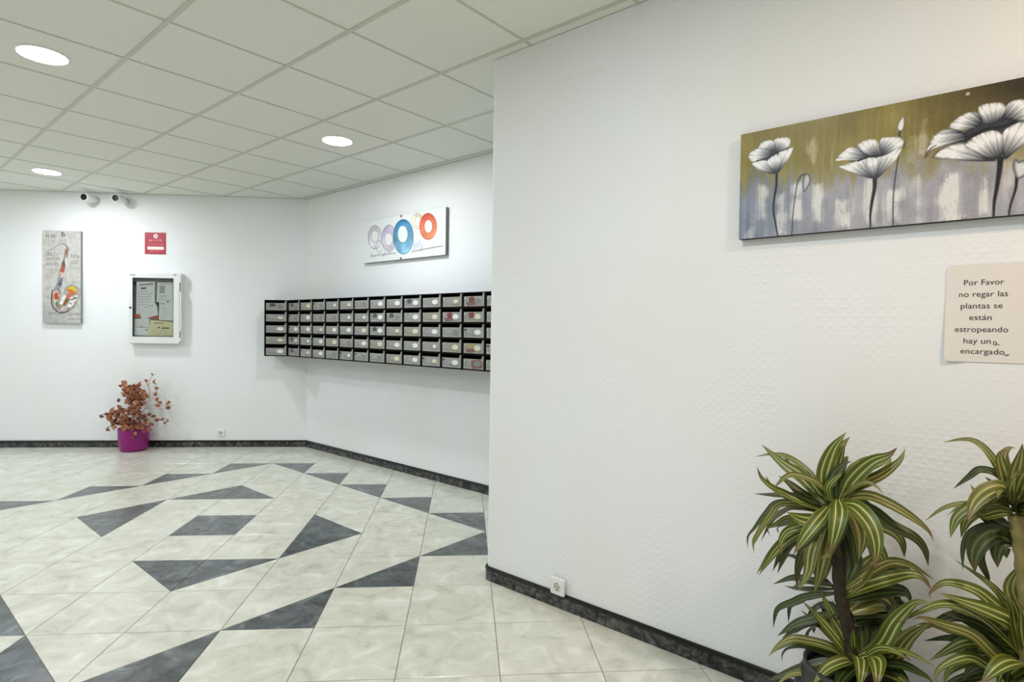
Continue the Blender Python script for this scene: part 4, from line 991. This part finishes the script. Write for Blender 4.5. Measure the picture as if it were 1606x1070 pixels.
OFF1 = 0.33
b1 = on_right(1335, 1045, OFF1)
d1 = thing('dracaena', 'green and cream striped dracaena nearest the wall socket, in a dark pot', 'potted plant', (b1[0], b1[1], 0), 0, 'dracaenas by the right wall')
OR1 = (b1[0], b1[1], 0)
MB().lathe(pot_profile(), 36, cap1=False).build('pot', potm, d1, True)
MB().lathe([(0.117, 0.325), (0.117, 0.332)], 28).build('soil', soil2, d1)
def trunk(parent, OR, px, offs, rad, material, base_z=0.33):
    P = [p-np.array(OR) for p in lp(px, offs)]; P = [np.array([P[0][0]*0.6, P[0][1]*0.6, base_z])] + P
    C_ = catmull(P, 5); n = len(C_)
    MB().tube(C_, [rad*(1+0.10*math.sin(k*1.9)) for k in range(n)], 12).build('cane', material, parent, True)
trunk(d1, OR1, [(1334, 1010), (1330, 985), (1318, 930), (1314, 880), (1308, 830), (1306, 790)], (OFF1, OFF1), 0.018, bark)
def leaves(parent, OR, lst, off0):
    for px, w_, doff, mm in lst:
        P = lp(px, (off0, off0+doff)) if not isinstance(doff, tuple) else lp(px, [off0+d for d in doff])
        strap_leaf(parent, OR, P, w_*0.00205, mm, rnd.uniform(-0.35, 0.35), rnd.uniform(0.15, 0.4))
        if rnd.random() < 0.72:                                   # a second leaf of the same whorl, behind and to the side
            n = len(px); jx, jy, sc = rnd.uniform(-13, 13), rnd.uniform(-9, 11), rnd.uniform(0.72, 1.0)
            q = [(px[0][0]+(x-px[0][0])*sc+jx*k/(n-1), px[0][1]+(y-px[0][1])*sc+jy*k/(n-1)) for k, (x, y) in enumerate(px)]
            de = (doff[-1] if isinstance(doff, tuple) else doff)-rnd.uniform(0.03, 0.10)
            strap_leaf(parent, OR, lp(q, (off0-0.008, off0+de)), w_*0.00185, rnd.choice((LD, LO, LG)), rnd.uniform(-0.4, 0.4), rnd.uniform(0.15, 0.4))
def cl(C, l, w_, s, d, mm): return (C(l), w_/s, d, mm)
HEAD1 = [
 cl(C4, [(640, 620), (600, 420), (660, 220), (730, 110), (788, 45)], 120, 5.35, -.03, LG), cl(C4, [(690, 610), (700, 380), (755, 180), (782, 98)], 85, 5.35, -.06, LG),
 cl(C4, [(690, 610), (690, 430), (770, 320), (830, 288)], 110, 5.35, .02, LD), cl(C4, [(735, 620), (850, 440), (1000, 300), (1140, 240), (1215, 172)], 120, 5.35, .03, LG),
 cl(C4, [(720, 620), (880, 500), (1080, 410), (1230, 290), (1282, 185)], 95, 5.35, -.08, LO), cl(C4, [(700, 600), (820, 400), (900, 300), (1000, 258), (1110, 250)], 60, 5.35, -.12, LO),
 ([(1312, 784), (1357, 778), (1392, 790), (1430, 812), (1455, 832), (1464, 848)], 16, -.02, LO), ([(1312, 792), (1360, 798), (1397, 825), (1432, 842), (1450, 862), (1456, 888)], 21, -.06, LD),
 ([(1316, 790), (1340, 797), (1363, 822), (1374, 855), (1371, 892)], 27, (0, .06, .10, .12, .13), LG), ([(1316, 794), (1345, 802), (1370, 810), (1398, 832)], 24, -.10, LO),
 cl(C4, [(715, 610), (725, 720), (700, 870), (652, 1065)], 125, 5.35, (0.02, .10, .13, .13), LG), cl(C4, [(640, 670), (560, 770), (450, 910), (345, 1068)], 110, 5.35, (0.02, .09, .13, .14), LG),
 cl(C4, [(640, 560), (540, 470), (420, 420), (300, 410), (175, 515)], 62, 5.35, .06, LO), cl(C4, [(610, 640), (440, 440), (260, 310), (118, 178)], 105, 5.35, -.05, LG),
 cl(C4, [(640, 620), (480, 390), (300, 255), (160, 230), (18, 250)], 58, 5.35, -.12, LO), cl(C4, [(620, 660), (430, 580), (300, 470), (218, 410)], 95, 5.35, .0, LD),
 cl(C4, [(600, 700), (420, 640), (260, 560), (160, 510), (75, 430), (38, 335)], 80, 5.35, .08, LG), cl(C4, [(600, 690), (400, 590), (180, 575), (12, 560)], 66, 5.35, -.08, LD),
 cl(C4, [(600, 700), (400, 650), (230, 650), (150, 740), (55, 880), (8, 960), (15, 1060)], 66, 5.35, .04, LO), cl(C4, [(620, 730), (440, 690), (300, 690), (180, 760), (90, 850), (0, 1010)], 54, 5.35, -.05, LO),
 cl(C4, [(640, 740), (520, 790), (400, 770), (290, 715)], 120, 5.35, .05, LG), cl(C4, [(620, 750), (440, 790), (300, 770), (200, 820), (125, 850), (150, 915)], 60, 5.35, -.04, LO),
 cl(C4, [(620, 760), (430, 830), (290, 880), (235, 975), (250, 1080)], 76, 5.35, .06, LG), cl(C4, [(620, 760), (420, 870), (300, 940), (180, 1060), (55, 1240)], 80, 5.35, .03, LG),
 cl(C4, [(640, 770), (450, 900), (290, 980), (215, 1110), (170, 1210)], 76, 5.35, .0, LD), cl(C4, [(640, 770), (560, 900), (500, 1050), (470, 1220), (390, 1370)], 110, 5.35, .08, LO),
 cl(C4, [(650, 760), (570, 880), (430, 1050), (380, 1200), (372, 1350)], 90, 5.35, .05, LD), cl(C4, [(660, 760), (620, 920), (590, 1080), (560, 1240), (520, 1390)], 120, 5.35, .06, LO),
 cl(C4, [(690, 780), (680, 920), (640, 1060), (560, 1110)], 70, 5.35, .12, LO), cl(C4, [(730, 700), (800, 830), (850, 960), (870, 1150), (850, 1310)], 90, 5.35, -.02, LD),
 cl(C4, [(760, 720), (900, 800), (990, 900), (1080, 1050), (1130, 1190), (1120, 1300)], 85, 5.35, -.06, LG), cl(C4, [(740, 660), (850, 650), (960, 650), (1030, 700)], 90, 5.35, -.1, LD),
 cl(C4, [(740, 690), (900, 740), (1040, 790), (1120, 860)], 80, 5.35, -.14, LO), cl(C4, [(700, 640), (560, 560), (480, 500), (470, 505)], 60, 5.35, -.03, LD),
 cl(C4, [(660, 640), (640, 500), (740, 400), (760, 370)], 60, 5.35, .06, LG), cl(C4, [(730, 600), (900, 480), (1010, 480), (1108, 565)], 40, 5.35, .06, LO),
 cl(C4, [(640, 640), (540, 520), (400, 360), (330, 330), (260, 240)], 70, 5.35, -.10, LD), cl(C4, [(720, 760), (800, 860), (880, 900), (890, 930)], 70, 5.35, -.12, LD)]
leaves(d1, OR1, HEAD1, OFF1)
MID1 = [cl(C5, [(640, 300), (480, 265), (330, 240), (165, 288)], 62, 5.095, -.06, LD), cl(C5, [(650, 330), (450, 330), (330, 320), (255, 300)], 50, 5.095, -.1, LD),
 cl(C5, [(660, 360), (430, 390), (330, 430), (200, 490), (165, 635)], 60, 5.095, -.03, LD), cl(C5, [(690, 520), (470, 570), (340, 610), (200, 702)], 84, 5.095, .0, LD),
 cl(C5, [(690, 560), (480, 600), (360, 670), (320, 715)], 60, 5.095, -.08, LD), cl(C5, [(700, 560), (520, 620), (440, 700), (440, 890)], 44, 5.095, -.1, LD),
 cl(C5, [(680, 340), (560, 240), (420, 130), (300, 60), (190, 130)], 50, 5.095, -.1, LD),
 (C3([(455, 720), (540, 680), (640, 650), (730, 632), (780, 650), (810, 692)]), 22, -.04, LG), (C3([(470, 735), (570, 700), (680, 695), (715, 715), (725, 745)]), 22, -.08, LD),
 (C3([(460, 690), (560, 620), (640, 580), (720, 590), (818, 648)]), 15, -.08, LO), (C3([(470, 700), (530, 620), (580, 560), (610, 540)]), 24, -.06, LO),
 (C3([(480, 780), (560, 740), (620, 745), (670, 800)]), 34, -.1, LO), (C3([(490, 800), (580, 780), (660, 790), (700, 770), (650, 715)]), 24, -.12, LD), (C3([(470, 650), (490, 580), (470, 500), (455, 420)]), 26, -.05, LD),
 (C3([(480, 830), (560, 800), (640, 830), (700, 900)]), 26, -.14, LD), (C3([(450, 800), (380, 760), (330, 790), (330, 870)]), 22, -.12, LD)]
leaves(d1, OR1, MID1, OFF1)
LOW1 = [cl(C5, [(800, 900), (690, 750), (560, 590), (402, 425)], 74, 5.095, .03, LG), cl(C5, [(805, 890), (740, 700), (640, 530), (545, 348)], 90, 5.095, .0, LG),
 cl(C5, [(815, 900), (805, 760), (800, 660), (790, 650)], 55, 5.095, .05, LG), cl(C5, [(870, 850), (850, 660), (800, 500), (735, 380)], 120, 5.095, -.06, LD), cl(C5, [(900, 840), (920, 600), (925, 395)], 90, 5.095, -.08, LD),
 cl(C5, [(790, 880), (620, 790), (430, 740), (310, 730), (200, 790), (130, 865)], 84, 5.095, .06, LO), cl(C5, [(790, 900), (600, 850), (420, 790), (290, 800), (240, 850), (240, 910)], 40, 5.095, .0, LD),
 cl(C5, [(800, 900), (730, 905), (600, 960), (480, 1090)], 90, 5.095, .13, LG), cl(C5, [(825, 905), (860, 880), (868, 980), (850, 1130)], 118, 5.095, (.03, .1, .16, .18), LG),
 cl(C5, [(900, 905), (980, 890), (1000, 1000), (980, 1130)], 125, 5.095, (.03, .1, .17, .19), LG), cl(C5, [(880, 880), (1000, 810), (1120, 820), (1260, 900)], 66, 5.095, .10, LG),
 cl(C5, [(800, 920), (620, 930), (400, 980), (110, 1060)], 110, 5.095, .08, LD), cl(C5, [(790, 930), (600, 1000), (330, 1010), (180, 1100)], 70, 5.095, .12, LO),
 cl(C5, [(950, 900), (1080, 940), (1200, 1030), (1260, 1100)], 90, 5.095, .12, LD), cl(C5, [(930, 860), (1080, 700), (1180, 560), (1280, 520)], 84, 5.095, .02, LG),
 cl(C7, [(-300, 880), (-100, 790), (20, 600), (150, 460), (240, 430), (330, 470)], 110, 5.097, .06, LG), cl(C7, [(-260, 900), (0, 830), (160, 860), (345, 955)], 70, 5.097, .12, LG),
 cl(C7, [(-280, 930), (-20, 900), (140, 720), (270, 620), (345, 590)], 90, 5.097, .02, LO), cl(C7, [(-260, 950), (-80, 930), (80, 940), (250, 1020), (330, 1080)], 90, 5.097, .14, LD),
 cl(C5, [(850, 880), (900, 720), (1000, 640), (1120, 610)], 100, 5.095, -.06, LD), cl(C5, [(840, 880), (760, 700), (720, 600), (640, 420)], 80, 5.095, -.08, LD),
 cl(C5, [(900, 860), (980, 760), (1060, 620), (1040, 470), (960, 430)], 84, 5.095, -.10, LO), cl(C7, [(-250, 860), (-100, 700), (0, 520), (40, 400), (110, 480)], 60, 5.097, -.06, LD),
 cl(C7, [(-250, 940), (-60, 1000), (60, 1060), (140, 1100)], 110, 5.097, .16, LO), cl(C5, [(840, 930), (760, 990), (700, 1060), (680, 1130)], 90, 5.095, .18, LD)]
leaves(d1, OR1, LOW1, OFF1)

OFF2 = 0.27
b2 = on_right(1609, 1040, OFF2)
d2 = thing('dracaena', 'striped dracaena with pale cane under the paper notice at the right edge', 'potted plant', (b2[0], b2[1], 0), 0, 'dracaenas by the right wall')
OR2 = (b2[0], b2[1], 0)
MB().lathe(pot_profile(), 36, cap1=False).build('pot', potm, d2, True)
MB().lathe([(0.117, 0.325), (0.117, 0.332)], 28).build('soil', soil2, d2)
trunk(d2, OR2, [(1612, 990), (1611, 930), (1606, 880), (1601, 840), (1596, 808)], (OFF2, OFF2), 0.021, barkp)
HEAD2 = [cl(C6, [(1010, 640), (900, 370), (800, 210), (690, 120), (570, 105), (420, 130)], 50, 5.35, -.06, LO), cl(C6, [(1000, 640), (940, 420), (900, 260), (935, 200), (975, 212)], 90, 5.35, .0, LO),
 cl(C6, [(1005, 640), (1030, 420), (1070, 260), (1090, 140)], 90, 5.35, .02, LO), cl(C6, [(990, 560), (900, 410), (740, 358), (640, 420), (508, 517)], 54, 5.35, .0, LD), cl(C6, [(1010, 660), (900, 520), (775, 418)], 50, 5.35, -.08, LD),
 cl(C6, [(1000, 620), (930, 515), (800, 540), (690, 640), (630, 785)], 125, 5.35, .10, LO), cl(C6, [(980, 660), (850, 610), (690, 660), (540, 770), (482, 930)], 100, 5.35, .07, LG),
 cl(C6, [(960, 700), (800, 670), (600, 648), (430, 685), (272, 787)], 52, 5.35, .0, LO), cl(C6, [(1020, 860), (900, 830), (800, 760), (680, 715)], 120, 5.35, -.02, LD), cl(C6, [(990, 920), (860, 850), (760, 828), (640, 900), (590, 1030), (590, 1200)], 46, 5.35, .02, LD),
 cl(C6, [(1000, 940), (860, 890), (740, 960), (680, 1080), (690, 1220)], 130, 5.35, .05, LD), cl(C6, [(1020, 980), (920, 970), (870, 1040), (880, 1180)], 90, 5.35, .03, LD), cl(C6, [(990, 960), (820, 960), (740, 1100), (800, 1270), (790, 1330)], 60, 5.35, -.05, LD),
 cl(C6, [(1000, 700), (880, 640), (720, 570), (650, 480)], 50, 5.35, -.1, LO), cl(C6, [(1010, 720), (880, 720), (760, 750), (690, 700)], 70, 5.35, .05, LG), cl(C6, [(1040, 640), (1080, 520), (1140, 380), (1220, 330)], 90, 5.35, .06, LO),
 cl(C6, [(1040, 680), (1110, 560), (1210, 520), (1330, 600)], 90, 5.35, .05, LO), cl(C6, [(1050, 720), (1160, 720), (1260, 800), (1320, 960)], 100, 5.35, .06, LG), cl(C6, [(1010, 640), (1000, 520), (1050, 420), (1110, 390)], 70, 5.35, .10, LO),
 cl(C6, [(1030, 720), (1060, 640), (1140, 620), (1200, 660)], 80, 5.35, .10, LD), cl(C6, [(1040, 800), (1140, 860), (1220, 1000), (1240, 1160)], 100, 5.35, .02, LD), cl(C6, [(1000, 660), (950, 560), (900, 540), (880, 600)], 60, 5.35, .1, LO)]
leaves(d2, OR2, HEAD2, OFF2)
LOW2 = [cl(C7, [(1060, 900), (990, 580), (880, 400), (740, 260), (490, 88)], 56, 5.097, -.02, LG), cl(C7, [(1050, 900), (960, 600), (800, 440), (650, 330), (430, 275), (305, 350), (300, 410)], 90, 5.097, .04, LG),
 cl(C7, [(1050, 900), (980, 630), (800, 520), (560, 430), (375, 358)], 120, 5.097, .06, LG), cl(C7, [(1060, 900), (940, 760), (760, 590), (560, 480), (380, 455), (200, 520), (40, 600)], 92, 5.097, .10, LG),
 cl(C7, [(1060, 920), (880, 820), (700, 640), (560, 560), (400, 520)], 120, 5.097, .0, LD), cl(C7, [(1040, 920), (840, 880), (640, 700), (420, 620), (240, 560), (160, 565)], 80, 5.097, .12, LO),
 cl(C7, [(1040, 930), (860, 860), (700, 760), (560, 760), (420, 830), (290, 900)], 80, 5.097, .05, LG), cl(C7, [(1040, 930), (820, 830), (640, 800), (480, 720), (250, 740)], 60, 5.097, -.06, LD),
 cl(C7, [(1050, 940), (840, 980), (640, 880), (500, 900), (370, 975), (330, 1080)], 80, 5.097, .10, LG), cl(C7, [(1060, 930), (960, 910), (840, 960), (700, 1090)], 130, 5.097, (.03, .1, .15, .17), LG),
 cl(C7, [(1060, 920), (1000, 640), (960, 460), (890, 360)], 80, 5.097, .08, LG), cl(C7, [(1080, 900), (960, 700), (860, 560), (760, 500)], 130, 5.097, -.04, LD), cl(C7, [(1070, 900), (990, 500), (940, 320), (1000, 180), (1060, 100)], 110, 5.097, .0, LO),
 cl(C7, [(1080, 920), (1000, 800), (900, 760), (800, 730)], 120, 5.097, .02, LD), cl(C7, [(1080, 940), (1000, 960), (940, 1030), (920, 1120)], 120, 5.097, .14, LD), cl(C7, [(1040, 940), (800, 920), (640, 960), (560, 1060)], 90, 5.097, .04, LD),
 cl(C7, [(1080, 900), (1120, 640), (1180, 480), (1260, 420)], 100, 5.097, .04, LG), cl(C7, [(1090, 900), (1200, 760), (1320, 720), (1440, 800)], 110, 5.097, .06, LG), cl(C7, [(1090, 920), (1210, 900), (1330, 960), (1400, 1060)], 110, 5.097, .1, LO),
 cl(C7, [(1060, 900), (900, 640), (820, 500), (760, 380)], 60, 5.097, -.06, LO), cl(C7, [(1050, 930), (880, 940), (700, 1010), (520, 1050), (400, 1090)], 80, 5.097, .02, LD), cl(C7, [(1090, 900), (1060, 700), (1040, 540), (1000, 420)], 90, 5.097, .1, LG)]
leaves(d2, OR2, LOW2, OFF2)
